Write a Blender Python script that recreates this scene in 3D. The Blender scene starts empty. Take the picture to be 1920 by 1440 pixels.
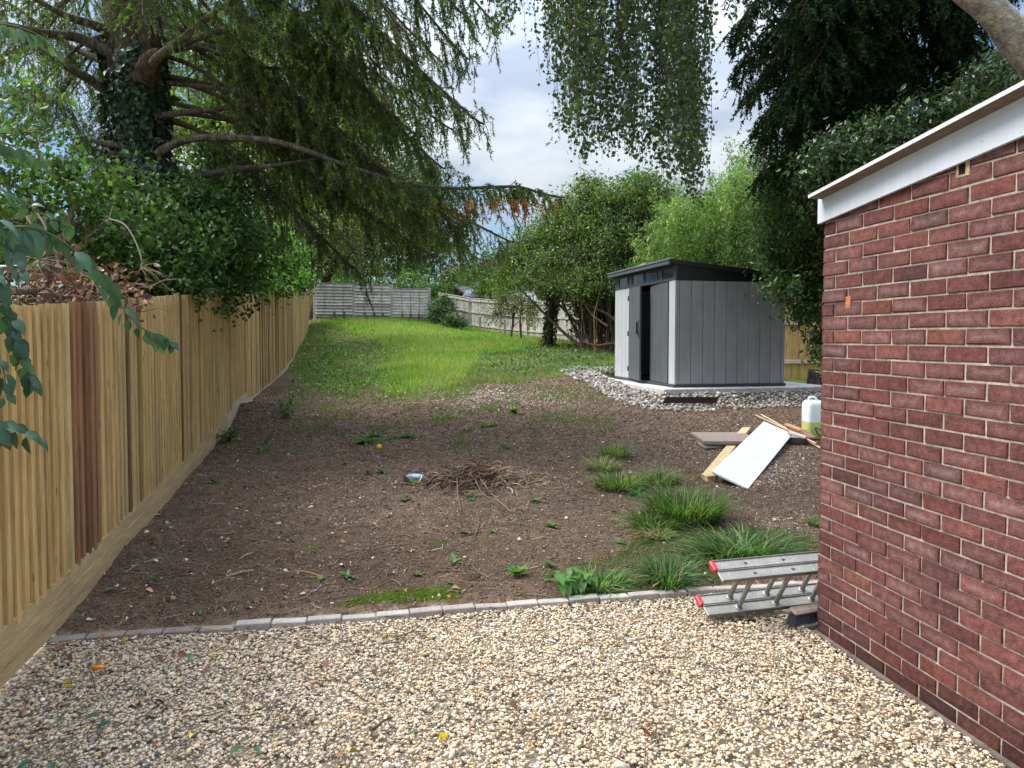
import bpy, math, random
import numpy as np
from mathutils import Vector

# ------------------------------------------------------------------ camera, sky, sun, exposure
S = bpy.context.scene
COL = S.collection
F = 1333.0; PITCH = math.radians(2.2); HOR = 634.0; PY0 = HOR + F*math.tan(PITCH); EYE = 1.68
cam = bpy.data.cameras.new('camera'); co = bpy.data.objects.new('camera', cam); COL.objects.link(co)
cam.sensor_width = 36; cam.lens = F/1920*36; cam.shift_y = -(720-PY0)/1920*1.0
cam.clip_start = 0.05; cam.clip_end = 2000
co.location = (0, 0, EYE); co.rotation_euler = (math.pi/2-PITCH, 0, 0)
S.camera = co

SUN_EL = math.radians(52); SUN_AZ = math.radians(278)   # azimuth clockwise from +Y
sd = Vector((math.sin(SUN_AZ)*math.cos(SUN_EL), math.cos(SUN_AZ)*math.cos(SUN_EL), math.sin(SUN_EL)))
w = bpy.data.worlds.new('World'); S.world = w; w.use_nodes = True
nt = w.node_tree; N = nt.nodes; L = nt.links
for n in list(N): N.remove(n)
out = N.new('ShaderNodeOutputWorld'); bg = N.new('ShaderNodeBackground'); bg.inputs['Strength'].default_value = 0.11
sky = N.new('ShaderNodeTexSky'); sky.sky_type = 'NISHITA'; sky.sun_disc = False
sky.sun_elevation = SUN_EL; sky.sun_rotation = SUN_AZ
tc = N.new('ShaderNodeTexCoord'); mp = N.new('ShaderNodeMapping'); mp.inputs['Scale'].default_value = (1, 1, 2.4)
L.new(tc.outputs['Generated'], mp.inputs[0])
n1 = N.new('ShaderNodeTexNoise'); n1.inputs['Scale'].default_value = 2.3; n1.inputs['Detail'].default_value = 7; n1.inputs['Roughness'].default_value = .55
n2 = N.new('ShaderNodeTexNoise'); n2.inputs['Scale'].default_value = 4.2; n2.inputs['Detail'].default_value = 6; n2.inputs['Roughness'].default_value = .5
L.new(mp.outputs[0], n1.inputs['Vector']); L.new(mp.outputs[0], n2.inputs['Vector'])
r1 = N.new('ShaderNodeValToRGB'); r1.color_ramp.elements[0].position = .41; r1.color_ramp.elements[1].position = .53
r2 = N.new('ShaderNodeValToRGB'); r2.color_ramp.elements[0].position = .38; r2.color_ramp.elements[1].position = .58
r2.color_ramp.elements[0].color = (.54, .64, .82, 1); r2.color_ramp.elements[1].color = (.92, 1.0, 1.08, 1)
L.new(n1.outputs[0], r1.inputs[0]); L.new(n2.outputs[0], r2.inputs[0])
sc = N.new('ShaderNodeVectorMath'); sc.operation = 'SCALE'; L.new(r2.outputs[0], sc.inputs[0])
sz = N.new('ShaderNodeSeparateXYZ'); L.new(tc.outputs['Generated'], sz.inputs[0])   # overcast skies are brighter overhead than low down
ml = N.new('ShaderNodeMath'); ml.operation = 'MULTIPLY_ADD'; ml.use_clamp = False; ml.inputs[1].default_value = 18; ml.inputs[2].default_value = 3.0
sq = N.new('ShaderNodeMath'); sq.operation = 'POWER'; sq.inputs[1].default_value = 2; L.new(sz.outputs[2], sq.inputs[0]); L.new(sq.outputs[0], ml.inputs[0]); L.new(ml.outputs[0], sc.inputs['Scale'])
sb = N.new('ShaderNodeVectorMath'); sb.operation = 'MULTIPLY'; sb.inputs[1].default_value = (.42, .62, .74)
L.new(sky.outputs[0], sb.inputs[0])
mx = N.new('ShaderNodeMixRGB'); L.new(r1.outputs[0], mx.inputs[0]); L.new(sb.outputs[0], mx.inputs[1]); L.new(sc.outputs[0], mx.inputs[2])
L.new(mx.outputs[0], bg.inputs[0]); L.new(bg.outputs[0], out.inputs[0])

sl = bpy.data.lights.new('sun', 'SUN'); so = bpy.data.objects.new('sun', sl); COL.objects.link(so)
sl.energy = 2.7; sl.angle = math.radians(34); sl.color = (1, .95, .87)
so.rotation_euler = sd.to_track_quat('Z', 'Y').to_euler()
S.view_settings.view_transform = 'Standard'; S.view_settings.look = 'None'; S.view_settings.gamma = 1
S.view_settings.exposure = 1.02
S.render.engine = 'CYCLES'
S.cycles.max_bounces = 6; S.cycles.diffuse_bounces = 3; S.cycles.transmission_bounces = 4; S.cycles.glossy_bounces = 2

# ------------------------------------------------------------------ helpers
rng = np.random.default_rng(11); random.seed(5)
A = lambda *v: np.array(v, float)
CP, SP = math.cos(PITCH), math.sin(PITCH)
def ray(px, py):
    u = (np.asarray(px, float)-960)/F; v = (PY0-np.asarray(py, float))/F
    return np.stack([u, v*SP+CP, v*CP-SP], -1)
def W(px, py, d):
    r = ray(px, py); k = np.asarray(d)/r[..., 1]
    return A(0, 0, EYE)+r*k[..., None] if r.ndim > 1 else A(0, 0, EYE)+r*k
def proj(P):
    P = np.asarray(P, float)-A(0, 0, EYE)
    d = P[..., 1]*CP-P[..., 2]*SP; v = P[..., 1]*SP+P[..., 2]*CP
    return 960+F*P[..., 0]/d, PY0-F*v/d
def on_line(px, py, x0, y0, m):
    r = ray(px, py); k = (x0-m*y0)/(r[..., 0]-m*r[..., 1])
    return A(0, 0, EYE)+r*k[..., None]
def h2(i, j, s=0):
    n = (i*374761393+j*668265263+s*974634777) & 0x7fffffff
    n = ((n ^ (n >> 13))*1274126177) & 0x7fffffff
    return ((n ^ (n >> 16)) & 0xffff)/65535.0
def vn(x, y, sc=1., s=0, octs=3):
    t = 0; a = 1; tot = 0; x = np.asarray(x, float)/sc; y = np.asarray(y, float)/sc
    for o in range(octs):
        xi = np.floor(x).astype(np.int64); yi = np.floor(y).astype(np.int64); fx = x-xi; fy = y-yi
        fx = fx*fx*(3-2*fx); fy = fy*fy*(3-2*fy)
        v = (h2(xi, yi, s)*(1-fx)+h2(xi+1, yi, s)*fx)*(1-fy)+(h2(xi, yi+1, s)*(1-fx)+h2(xi+1, yi+1, s)*fx)*fy
        t = t+a*v; tot += a; a *= .5; x = x*2.03+7.1; y = y*2.03+3.7; s += 1
    return t/tot
def norm(v): return v/np.maximum(np.linalg.norm(v, axis=-1, keepdims=True), 1e-9)
def sm(x, a, b):
    t = np.clip((x-a)/(b-a), 0, 1); return t*t*(3-2*t)

def mesh(name, V, Fs, mat, parent=None, col=None, smooth=False, origin=None, local=False, link=True):
    """V (n,3); Fs: (m,k) array or list of arrays / list of lists. One mesh object."""
    V = np.asarray(V, float)
    off = A(0, 0, 0)
    if not local:
        if parent is not None:
            p = parent
            while p is not None: off = off+np.array(p.location); p = p.parent
        elif origin is not None: off = np.asarray(origin, float)
    me = bpy.data.meshes.new(name)
    if isinstance(Fs, np.ndarray): Fs = [Fs]
    if len(Fs) and isinstance(Fs[0], np.ndarray) and Fs[0].ndim == 2:
        arrs = Fs
        nl = sum(a.size for a in arrs); npol = sum(len(a) for a in arrs)
        me.vertices.add(len(V)); me.vertices.foreach_set('co', (V-off).astype(np.float32).ravel())
        me.loops.add(nl); me.loops.foreach_set('vertex_index', np.concatenate([a.ravel() for a in arrs]).astype(np.int32))
        tot = np.concatenate([np.full(len(a), a.shape[1]) for a in arrs]).astype(np.int32)
        me.polygons.add(npol); me.polygons.foreach_set('loop_start', (np.cumsum(tot)-tot).astype(np.int32))
        me.polygons.foreach_set('loop_total', tot)
        me.update(calc_edges=True)
    else:
        me.from_pydata([tuple(v) for v in (V-off)], [], [tuple(int(i) for i in f) for f in Fs])
        npol = len(me.polygons)
    if smooth: me.polygons.foreach_set('use_smooth', np.ones(npol, bool))
    if col is not None:
        col = np.asarray(col, float)
        if col.ndim == 1: col = np.tile(col, (len(V), 1))
        c4 = np.ones((len(V), 4), np.float32); c4[:, :3] = np.clip(col, 0, 1)
        at = me.color_attributes.new('Col', 'FLOAT_COLOR', 'POINT'); at.data.foreach_set('color', c4.ravel())
    me.materials.append(mat)
    o = bpy.data.objects.new(name, me)
    if origin is not None and parent is None and not local: o.location = origin
    if parent is not None: o.parent = parent
    COL.objects.link(o)
    return o
def tag(o, label=None, cat=None, group=None, kind=None):
    if label: o['label'] = label
    if cat: o['category'] = cat
    if group: o['group'] = group
    if kind: o['kind'] = kind
    return o
def thing(name, label, cat, loc, rz=0, group=None):
    o = bpy.data.objects.new(name, None); COL.objects.link(o); o.location = loc; o.rotation_euler = (0, 0, rz)
    o.empty_display_size = .1
    return tag(o, label, cat, group)
def children(o): return [c for c in bpy.data.objects if c.parent == o]
def copy_tree(o, loc, rz, scale=1, label=None):
    c = o.copy(); COL.objects.link(c); c.location = loc; c.rotation_euler = (0, 0, rz); c.scale = (scale,)*3
    if label: c['label'] = label
    for ch in children(o):
        d = ch.copy(); COL.objects.link(d); d.parent = c
    return c
class MB:
    def __init__(s): s.V = []; s.F = []; s.C = []; s.n = 0
    def add(s, V, Fs, c=None):
        V = np.asarray(V, float); s.V.append(V)
        for f in Fs: s.F.append([int(i)+s.n for i in f])
        s.C.append(np.tile(np.asarray(c if c is not None else (1, 1, 1), float), (len(V), 1)) if np.ndim(c) < 2 else np.asarray(c))
        s.n += len(V)
    def box(s, a, b, c=None, bev=0):
        a, b = np.minimum(a, b)*1., np.maximum(a, b)*1.
        s.obox(a, A(b[0]-a[0], 0, 0), A(0, b[1]-a[1], 0), A(0, 0, b[2]-a[2]), c, bev)
    def obox(s, o, x, y, z, c=None, bev=0):
        o, x, y, z = [np.asarray(k, float) for k in (o, x, y, z)]
        if bev <= 0:
            V = [o, o+x, o+x+y, o+y, o+z, o+x+z, o+x+y+z, o+y+z]
            s.add(V, [(0, 3, 2, 1), (4, 5, 6, 7), (0, 1, 5, 4), (1, 2, 6, 5), (2, 3, 7, 6), (3, 0, 4, 7)], c); return
        lx, ly, lz = [max(np.linalg.norm(k), 1e-6) for k in (x, y, z)]
        bx, by, bz = [min(bev/l, .45) for l in (lx, ly, lz)]
        V = []; idx = {}
        for i in (0, 1):
            for j in (0, 1):
                for k in (0, 1):
                    for m in range(3):
                        e = [bx, by, bz]; e[m] = 0
                        p = [i+(1-2*i)*e[0], j+(1-2*j)*e[1], k+(1-2*k)*e[2]]
                        idx[(i, j, k, m)] = len(V); V.append(o+x*p[0]+y*p[1]+z*p[2])
        Fs = []
        Q = lambda *q: Fs.append([idx[t] for t in q])
        for i in (0, 1): Q((i, 0, 0, 0), (i, 1, 0, 0), (i, 1, 1, 0), (i, 0, 1, 0))
        for j in (0, 1): Q((0, j, 0, 1), (1, j, 0, 1), (1, j, 1, 1), (0, j, 1, 1))
        for k in (0, 1): Q((0, 0, k, 2), (1, 0, k, 2), (1, 1, k, 2), (0, 1, k, 2))
        for i in (0, 1):
            for j in (0, 1): Q((i, j, 0, 0), (i, j, 1, 0), (i, j, 1, 1), (i, j, 0, 1))
        for i in (0, 1):
            for k in (0, 1): Q((i, 0, k, 0), (i, 1, k, 0), (i, 1, k, 2), (i, 0, k, 2))
        for j in (0, 1):
            for k in (0, 1): Q((0, j, k, 1), (1, j, k, 1), (1, j, k, 2), (0, j, k, 2))
        for i in (0, 1):
            for j in (0, 1):
                for k in (0, 1): Q((i, j, k, 0), (i, j, k, 1), (i, j, k, 2))
        s.add(V, Fs, c)
    def tube(s, pts, r, n=8, c=None, cap=True):
        V, Fq = tube(pts, r, n); Fs = [list(f) for f in Fq]
        if cap:
            Fs.append(list(range(n))[::-1]); Fs.append(list(range(len(V)-n, len(V))))
        s.add(V, Fs, c)
    def lathe(s, prof, axis_o=(0, 0, 0), n=20, c=None):
        prof = np.asarray(prof, float); a = np.linspace(0, 2*math.pi, n, endpoint=False)
        V = np.stack([prof[:, 0, None]*np.cos(a), prof[:, 0, None]*np.sin(a), np.repeat(prof[:, 1, None], n, 1)], -1).reshape(-1, 3)+np.asarray(axis_o)
        Fs = [[k*n+i, k*n+(i+1) % n, (k+1)*n+(i+1) % n, (k+1)*n+i] for k in range(len(prof)-1) for i in range(n)]
        s.add(V, Fs, c)
    def build(s, name, mat, parent=None, smooth=False, local=False, origin=None, xf=None):
        V = np.concatenate(s.V)
        if xf is not None: V = xf(V)
        o = mesh(name, V, s.F, mat, parent, np.concatenate(s.C), smooth, origin, local)
        bm_fix(o); return o
def bm_fix(o):
    import bmesh
    bm = bmesh.new(); bm.from_mesh(o.data); bmesh.ops.recalc_face_normals(bm, faces=bm.faces); bm.to_mesh(o.data); bm.free()
def tube(pts, r, n=8):
    pts = np.asarray(pts, float); r = np.broadcast_to(np.asarray(r, float), (len(pts),))
    t = norm(np.gradient(pts, axis=0)); ref = A(0, 0, 1) if abs(t[:, 2]).mean() < .8 else A(1, 0, 0)
    a = norm(np.cross(t, ref)); b = np.cross(t, a); th = np.linspace(0, 2*math.pi, n, endpoint=False)
    V = pts[:, None]+r[:, None, None]*(a[:, None]*np.cos(th)[None, :, None]+b[:, None]*np.sin(th)[None, :, None])
    K = len(pts); i = np.arange(n); j = (i+1) % n
    Fq = np.concatenate([np.stack([k*n+i, k*n+j, (k+1)*n+j, (k+1)*n+i], 1) for k in range(K-1)])
    return V.reshape(-1, 3), Fq
def cr(pts, k=6):
    """Catmull-Rom through points (any columns)."""
    P = np.asarray(pts, float); P = np.vstack([2*P[0]-P[1], P, 2*P[-1]-P[-2]]); o = []
    for i in range(1, len(P)-2):
        for t in np.linspace(0, 1, k, endpoint=False):
            o.append(.5*((2*P[i])+(-P[i-1]+P[i+1])*t+(2*P[i-1]-5*P[i]+4*P[i+1]-P[i+2])*t*t+(-P[i-1]+3*P[i]-3*P[i+1]+P[i+2])*t**3))
    o.append(P[-2]); return np.array(o)
class Acc:
    """numpy accumulator of quads/tris with vertex colours"""
    def __init__(s): s.V = []; s.F = {3: [], 4: []}; s.C = []; s.n = 0
    def add(s, V, Fs, c):
        s.V.append(V); s.F[Fs.shape[1]].append(Fs+s.n)
        c = np.asarray(c, float); s.C.append(np.tile(c, (len(V), 1)) if c.ndim == 1 else c); s.n += len(V)
    def build(s, name, mat, parent=None, smooth=False, origin=None, local=False):
        Fs = [np.concatenate(v) for v in s.F.values() if v]
        return mesh(name, np.concatenate(s.V), Fs, mat, parent, np.concatenate(s.C), smooth, origin, local)
def batch_tubes(P, r, n=3):
    """P (M,K,3), r (M,K) or scalar."""
    M, K, _ = P.shape; r = np.broadcast_to(r, (M, K))
    t = norm(P[:, -1]-P[:, 0]); ref = np.where(np.abs(t[:, 2:3]) < .8, A(0, 0, 1)[None], A(1, 0, 0)[None])
    a = norm(np.cross(t, ref)); b = np.cross(t, a); th = np.linspace(0, 2*math.pi, n, endpoint=False)
    ring = a[:, None]*np.cos(th)[None, :, None]+b[:, None]*np.sin(th)[None, :, None]
    V = P[:, :, None]+r[:, :, None, None]*ring[:, None]
    base = (np.arange(M)*K*n)[:, None, None]; k = (np.arange(K-1)*n)[None, :, None]; i = np.arange(n)[None, None]; j = (i+1) % n
    Fq = np.stack([base+k+i, base+k+j, base+k+n+j, base+k+n+i], -1).reshape(-1, 4)
    return V.reshape(-1, 3), Fq
def rv(n): return norm(rng.normal(size=(n, 3)))
def jit(c, n, b=.3, hue=.15):
    c = np.asarray(c, float); f = np.exp(rng.normal(0, b, (n, 1))); y = rng.normal(0, hue, (n, 1))
    return np.clip(c*f*np.concatenate([1+y, 1+.3*y, 1-.8*y], 1), .002, 1)
def leafq(P, size, col, asp=.55, droop=.4, fold=.15, up=None):
    """folded rhombus leaves; 4 verts 2 tris each"""
    n = len(P); d = rv(n); d[:, 2] -= droop; d = norm(d)
    q = rv(n)
    if up is not None: q = norm(q+np.asarray(up))
    b = norm(np.cross(d, q)); nn = np.cross(d, b)
    s = (size*np.exp(rng.normal(0, .22, n)))[:, None]
    V = np.stack([P-d*s*.5, P+b*s*asp*.5+nn*s*fold-d*s*.05, P+d*s*.5, P-b*s*asp*.5+nn*s*fold-d*s*.05], 1).reshape(-1, 3)
    i = (np.arange(n)*4)[:, None]
    Fs = np.concatenate([i+A(0, 1, 2).astype(int), i+A(0, 2, 3).astype(int)])
    c = np.repeat(col if col.ndim == 2 else np.tile(col, (n, 1)), 4, 0)
    return V, Fs, c

# ------------------------------------------------------------------ materials
def mat(name, rough=.8, spec=.3, noise=None, bump=None, trans=0, metal=0, base=None, kind='noise', coat=0):
    """base colour from attribute Col (or base) x procedural noise; bump=(scale,strength,dist)"""
    m = bpy.data.materials.new(name); m.use_nodes = True; t = m.node_tree; N = t.nodes; L = t.links
    p = N['Principled BSDF']; p.inputs['Roughness'].default_value = rough
    p.inputs['Specular IOR Level'].default_value = spec; p.inputs['Metallic'].default_value = metal
    p.inputs['Coat Weight'].default_value = coat
    if base is None:
        a = N.new('ShaderNodeAttribute'); a.attribute_name = 'Col'; c = a.outputs['Color']
    else:
        a = N.new('ShaderNodeRGB'); a.outputs[0].default_value = (*base, 1); c = a.outputs[0]
    tc = N.new('ShaderNodeTexCoord')
    def tex(scl, detail=5, rgh=.6):
        mp = N.new('ShaderNodeMapping'); mp.inputs['Scale'].default_value = scl if hasattr(scl, '__len__') else (scl,)*3
        L.new(tc.outputs['Object'], mp.inputs[0]); n = N.new('ShaderNodeTexNoise'); n.inputs['Scale'].default_value = 1
        n.inputs['Detail'].default_value = detail; n.inputs['Roughness'].default_value = rgh
        L.new(mp.outputs[0], n.inputs['Vector']); return n.outputs[0]
    for nz in (noise or []):
        scl, lo, hi = nz[:3]
        mr = N.new('ShaderNodeMapRange'); mr.inputs[1].default_value = .3; mr.inputs[2].default_value = .7
        mr.inputs[3].default_value = lo; mr.inputs[4].default_value = hi
        L.new(tex(scl), mr.inputs[0]); v = N.new('ShaderNodeVectorMath'); v.operation = 'SCALE'
        L.new(c, v.inputs[0]); L.new(mr.outputs[0], v.inputs['Scale']); c = v.outputs[0]
    if kind == 'knots':
        mp = N.new('ShaderNodeMapping'); mp.inputs['Scale'].default_value = (9, 9, 3.2); L.new(tc.outputs['Object'], mp.inputs[0])
        vo = N.new('ShaderNodeTexVoronoi'); vo.inputs['Scale'].default_value = 1; L.new(mp.outputs[0], vo.inputs['Vector'])
        mr = N.new('ShaderNodeMapRange'); mr.inputs[1].default_value = .05; mr.inputs[2].default_value = .13; mr.inputs[3].default_value = .35; mr.inputs[4].default_value = 1; L.new(vo.outputs['Distance'], mr.inputs[0])
        v = N.new('ShaderNodeVectorMath'); v.operation = 'SCALE'; L.new(c, v.inputs[0]); L.new(mr.outputs[0], v.inputs['Scale']); c = v.outputs[0]
    L.new(c, p.inputs['Base Color'])
    if bump:
        b = N.new('ShaderNodeBump'); b.inputs['Strength'].default_value = bump[1]; b.inputs['Distance'].default_value = bump[2]
        L.new(tex(bump[0]), b.inputs['Height']); L.new(b.outputs[0], p.inputs['Normal'])
    if trans:
        tr = N.new('ShaderNodeBsdfTranslucent'); v = N.new('ShaderNodeVectorMath'); v.operation = 'MULTIPLY'; v.inputs[1].default_value = (1.5, 1.7, .7)
        L.new(c, v.inputs[0]); L.new(v.outputs[0], tr.inputs[0]); ms = N.new('ShaderNodeMixShader'); ms.inputs[0].default_value = trans
        L.new(p.outputs[0], ms.inputs[1]); L.new(tr.outputs[0], ms.inputs[2]); L.new(ms.outputs[0], N['Material Output'].inputs[0])
    return m
M = dict(
    soil=mat('soil', .95, .1, [(9, .7, 1.3), (55, .5, 1.6), (200, .45, 1.7)], (110, 1, .03)),
    stone=mat('stone', .75, .3, [(60, .8, 1.2)]),
    chip=mat('chip', .9, .2),
    leaf=mat('leaf', .45, .4, None, None, .35),
    gloss=mat('glossy_leaf', .28, .5, None, None, .22),
    needle=mat('needle', .6, .25, None, None, .32),
    dark_needle=mat('dark_needle', .85, .08, None, None, .08),
    grass=mat('grass', .55, .3, None, None, .4),
    bark=mat('bark', .95, .1, [((14, 14, 5), .5, 1.5), ((45, 45, 14), .5, 1.6)], ((34, 34, 12), 1, .05)),
    birch=mat('birch_bark', .85, .15, [((9, 9, 30), .55, 1.2), ((30, 30, 70), .45, 1.35), (12, .7, 1.2)], ((10, 10, 40), .7, .01)),
    wood=mat('sawn_timber', .8, .2, [((45, 45, 2.2), .72, 1.28), ((7, 7, 1.2), .8, 1.2), ((140, 140, 9), .85, 1.15)], ((90, 90, 4), .35, .003), kind='knots'),
    plank=mat('plank', .75, .25, [((25, 25, 25), .75, 1.25)], (60, .3, .003)),
    wood_y=mat('sawn_board', .8, .2, [((30, 2.2, 90), .78, 1.22), ((4, 1.2, 12), .85, 1.15), (120, .85, 1.15)], ((90, 4, 90), .35, .003)),
    grey_wood=mat('weathered_wood', .9, .15, [((30, 30, 4), .7, 1.3), ((4, 4, 6), .75, 1.2)], ((60, 60, 5), .5, .004)),
    brick=mat('brick', .88, .2, [(3, .8, 1.15), (32, .65, 1.35), (170, .65, 1.4)], (150, .9, .005)),
    mortar=mat('mortar', .95, .1, [(4, .7, 1.2), (26, .65, 1.3), (220, .7, 1.3)], (200, .8, .004)),
    concrete=mat('concrete', .9, .2, [(6, .8, 1.2), (90, .8, 1.2)], (120, .4, .003)),
    upvc=mat('white_board', .42, .4, [(3, .9, 1.05), ((40, 40, 3), .93, 1.04)]),
    plastic=mat('resin_panel', .55, .4, [((6, 6, 1.5), .88, 1.12), ((90, 90, 4), .9, 1.1)], ((120, 120, 6), .25, .001)),
    dark=mat('dark_frame', .45, .45, [((20, 20, 20), .85, 1.15)]),
    alu=mat('aluminium', .45, .5, [(9, .8, 1.15), (90, .72, 1.15)], (80, .15, .001), 0, .35),
    red=mat('red_plastic', .45, .5, [(60, .8, 1.1)]),
    poly=mat('plastic', .35, .5, [(10, .93, 1.07)]),
    roof=mat('roof_sheet', .8, .3, [(3, .8, 1.2), (40, .85, 1.15)]),
)
def glassy(name, base, rough, trans, alpha_ior=1.45):
    m = bpy.data.materials.new(name); m.use_nodes = True; p = m.node_tree.nodes['Principled BSDF']
    p.inputs['Base Color'].default_value = (*base, 1); p.inputs['Roughness'].default_value = rough
    p.inputs['Transmission Weight'].default_value = trans; p.inputs['IOR'].default_value = alpha_ior
    n = m.node_tree.nodes.new('ShaderNodeTexNoise'); n.inputs['Scale'].default_value = 25; b = m.node_tree.nodes.new('ShaderNodeBump')
    b.inputs['Strength'].default_value = .1; b.inputs['Distance'].default_value = .005
    m.node_tree.links.new(n.outputs[0], b.inputs['Height']); m.node_tree.links.new(b.outputs[0], p.inputs['Normal'])
    return m
M['window'] = glassy('window_pane', (.02, .025, .03), .08, .0)
M['bottle'] = glassy('clear_plastic', (.75, .85, .92), .15, .6, 1.2)
M['can'] = glassy('translucent_plastic', (.78, .86, .84), .35, .25, 1.2)

# ------------------------------------------------------------------ terrain
EX, EY, EA = -2.53, 3.94, math.radians(10.9)
def tt(x, y): return -(np.asarray(x)-EX)*math.sin(EA)+(np.asarray(y)-EY)*math.cos(EA)
def zb(x, y):
    t = np.clip(tt(x, y), 0, 42); return .075*t+.0004*t*t
FX, FY, FM = -2.58, 3.85, -.2345                    # plan line of the new fence
fb = A((197, 1067), (243, 1002), (367, 880), (405, 828), (433, 790), (470, 752), (513, 717), (545, 685), (575, 627), (583, 598))
ctl = [*on_line(fb[:, 0], fb[:, 1], FX, FY, FM)]
for px, py, d in [(600, 597, 33.1), (700, 600, 33.7), (805, 603, 34.4), (831, 612, 35.6), (880, 622, 33.9), (960, 631, 31), (1043, 639, 28.3), (1100, 645, 26), (1150, 657, 20),
                  (1264, 771, 11.5), (1400, 768, 11.6), (1520, 758, 12), (1150, 712, 14.9), (1080, 703, 14.5), (1505, 711, 17.0), (1620, 712, 17.3), (1335, 905, 7.3), (960, 760, 11.6), (780, 700, 16.5)]:
    ctl.append(W(px, py, d))
ctl = np.array(ctl); res = ctl[:, 2]-zb(ctl[:, 0], ctl[:, 1])
_K = lambda a, b: np.exp(-(((a[:, None, 0]-b[None, :, 0])/4)**2+((a[:, None, 1]-b[None, :, 1])/5)**2))
_w = np.linalg.solve(_K(ctl, ctl)+.15*np.eye(len(ctl)), res)
MOUND = on_line(A(445.), A(775.), FX, FY, FM)[0]
SHZ = math.radians(12.83); SH0 = W(1264.5, 727, 12.3); SLAB = (-.32, 2.95, -.27, 3.15)
def shl(x, y):
    dx = x-SH0[0]; dy = y-SH0[1]; return dx*math.cos(SHZ)+dy*math.sin(SHZ), -dx*math.sin(SHZ)+dy*math.cos(SHZ)
def pad(x, y):
    lx, ly = shl(x, y); ox = np.maximum(np.maximum(SLAB[0]-lx, lx-SLAB[1]), 0); oy = np.maximum(np.maximum(SLAB[2]-ly, ly-SLAB[3]), 0)
    return np.hypot(ox, oy)
def gz(x, y, fine=True):
    x = np.asarray(x, float); y = np.asarray(y, float); sh = x.shape; x = x.ravel(); y = y.ravel()
    t = tt(x, y); z = zb(x, y)+(_K(np.stack([x, y], 1), ctl)@_w)*sm(t, 0, 2.5)
    z = z+.16*np.exp(-((x-MOUND[0]-.15)/.35)**2-((y-MOUND[1]-.1)/.6)**2)
    s = sm(t, -.03, .08)
    z = z+s*(.015+.05*(vn(x, y, 1.3, 3)-.5)*sm(t, .1, .8))-(1-s)*.028
    if fine: z = z+s*(.05*(vn(x, y, .2, 9, 4)-.5)+.03*(vn(x, y, .55, 29, 2)-.5))
    pd = pad(x, y); z = np.where(pd < .9, np.maximum(z*(pd > 0)+(pd <= 0)*(-9), SH0[2]-.09-.40*pd), z)
    return z.reshape(sh)
def G(px, py, dz=0., fine=False):
    """point of the ground seen at a pixel"""
    px = np.atleast_1d(np.asarray(px, float)); py = np.atleast_1d(np.asarray(py, float)); r = ray(px, py)
    ds = np.geomspace(1.5, 60, 500); best = np.full(len(px), 60.); done = np.zeros(len(px), bool)
    for d in ds:
        k = d/r[:, 1]; x = r[:, 0]*k; z = EYE+r[:, 2]*k
        hit = (~done) & (z < gz(x, np.full_like(x, d), fine)+dz); best[hit] = d; done |= hit
    lo = best/1.008; hi = best.copy()
    for _ in range(8):
        mid = (lo+hi)/2; k = mid/r[:, 1]; x = r[:, 0]*k; z = EYE+r[:, 2]*k; below = z < gz(x, mid, fine)+dz
        hi = np.where(below, mid, hi); lo = np.where(below, lo, mid)
    k = hi/r[:, 1]; return np.stack([r[:, 0]*k, hi, EYE+r[:, 2]*k], -1)
def g1(px, py, dz=0.): return G(px, py, dz)[0]
def inpoly(x, y, poly):
    poly = np.asarray(poly, float); c = np.zeros(np.shape(x), bool); j = len(poly)-1
    for i in range(len(poly)):
        xi, yi = poly[i]; xj, yj = poly[j]
        c ^= ((yi > y) != (yj > y)) & (x < (xj-xi)*(y-yi)/(yj-yi+1e-12)+xi); j = i
    return c
# measured outlines (photo pixels), used to find where each ground cover lies in the garden
P_GRASS = [(560, 640), (585, 590), (820, 590), (900, 610), (1010, 620), (1120, 640), (1180, 645), (1180, 700), (1080, 700), (1000, 716), (900, 722), (860, 748), (720, 752), (640, 745), (590, 735), (545, 700)]
P_BRIGHT = [(585, 590), (820, 590), (900, 612), (1000, 628), (1010, 655), (900, 665), (880, 700), (840, 735), (730, 745), (700, 700), (740, 665), (700, 640), (640, 620), (590, 606)]
P_IVY = [(980, 640), (1190, 640), (1190, 700), (1080, 700), (980, 705), (880, 700), (900, 670)]
P_WEED = [(540, 690), (570, 640), (600, 615), (700, 625), (760, 660), (720, 700), (745, 750), (640, 750), (560, 735), (540, 720)]
P_LAWN = [(1050, 1100), (1090, 1055), (1160, 1040), (1200, 1000), (1200, 960), (1330, 950), (1345, 990), (1500, 1000), (1540, 1020), (1540, 1060), (1350, 1100), (1220, 1108), (1120, 1112)]
P_MOSS = [(620, 1140), (700, 1115), (860, 1108), (850, 1128), (760, 1146)]
P_RUBBLE = [(1068, 703), (1150, 712), (1262, 735), (1540, 715), (1540, 755), (1420, 762), (1340, 775), (1240, 772), (1180, 748), (1120, 722)]

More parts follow.
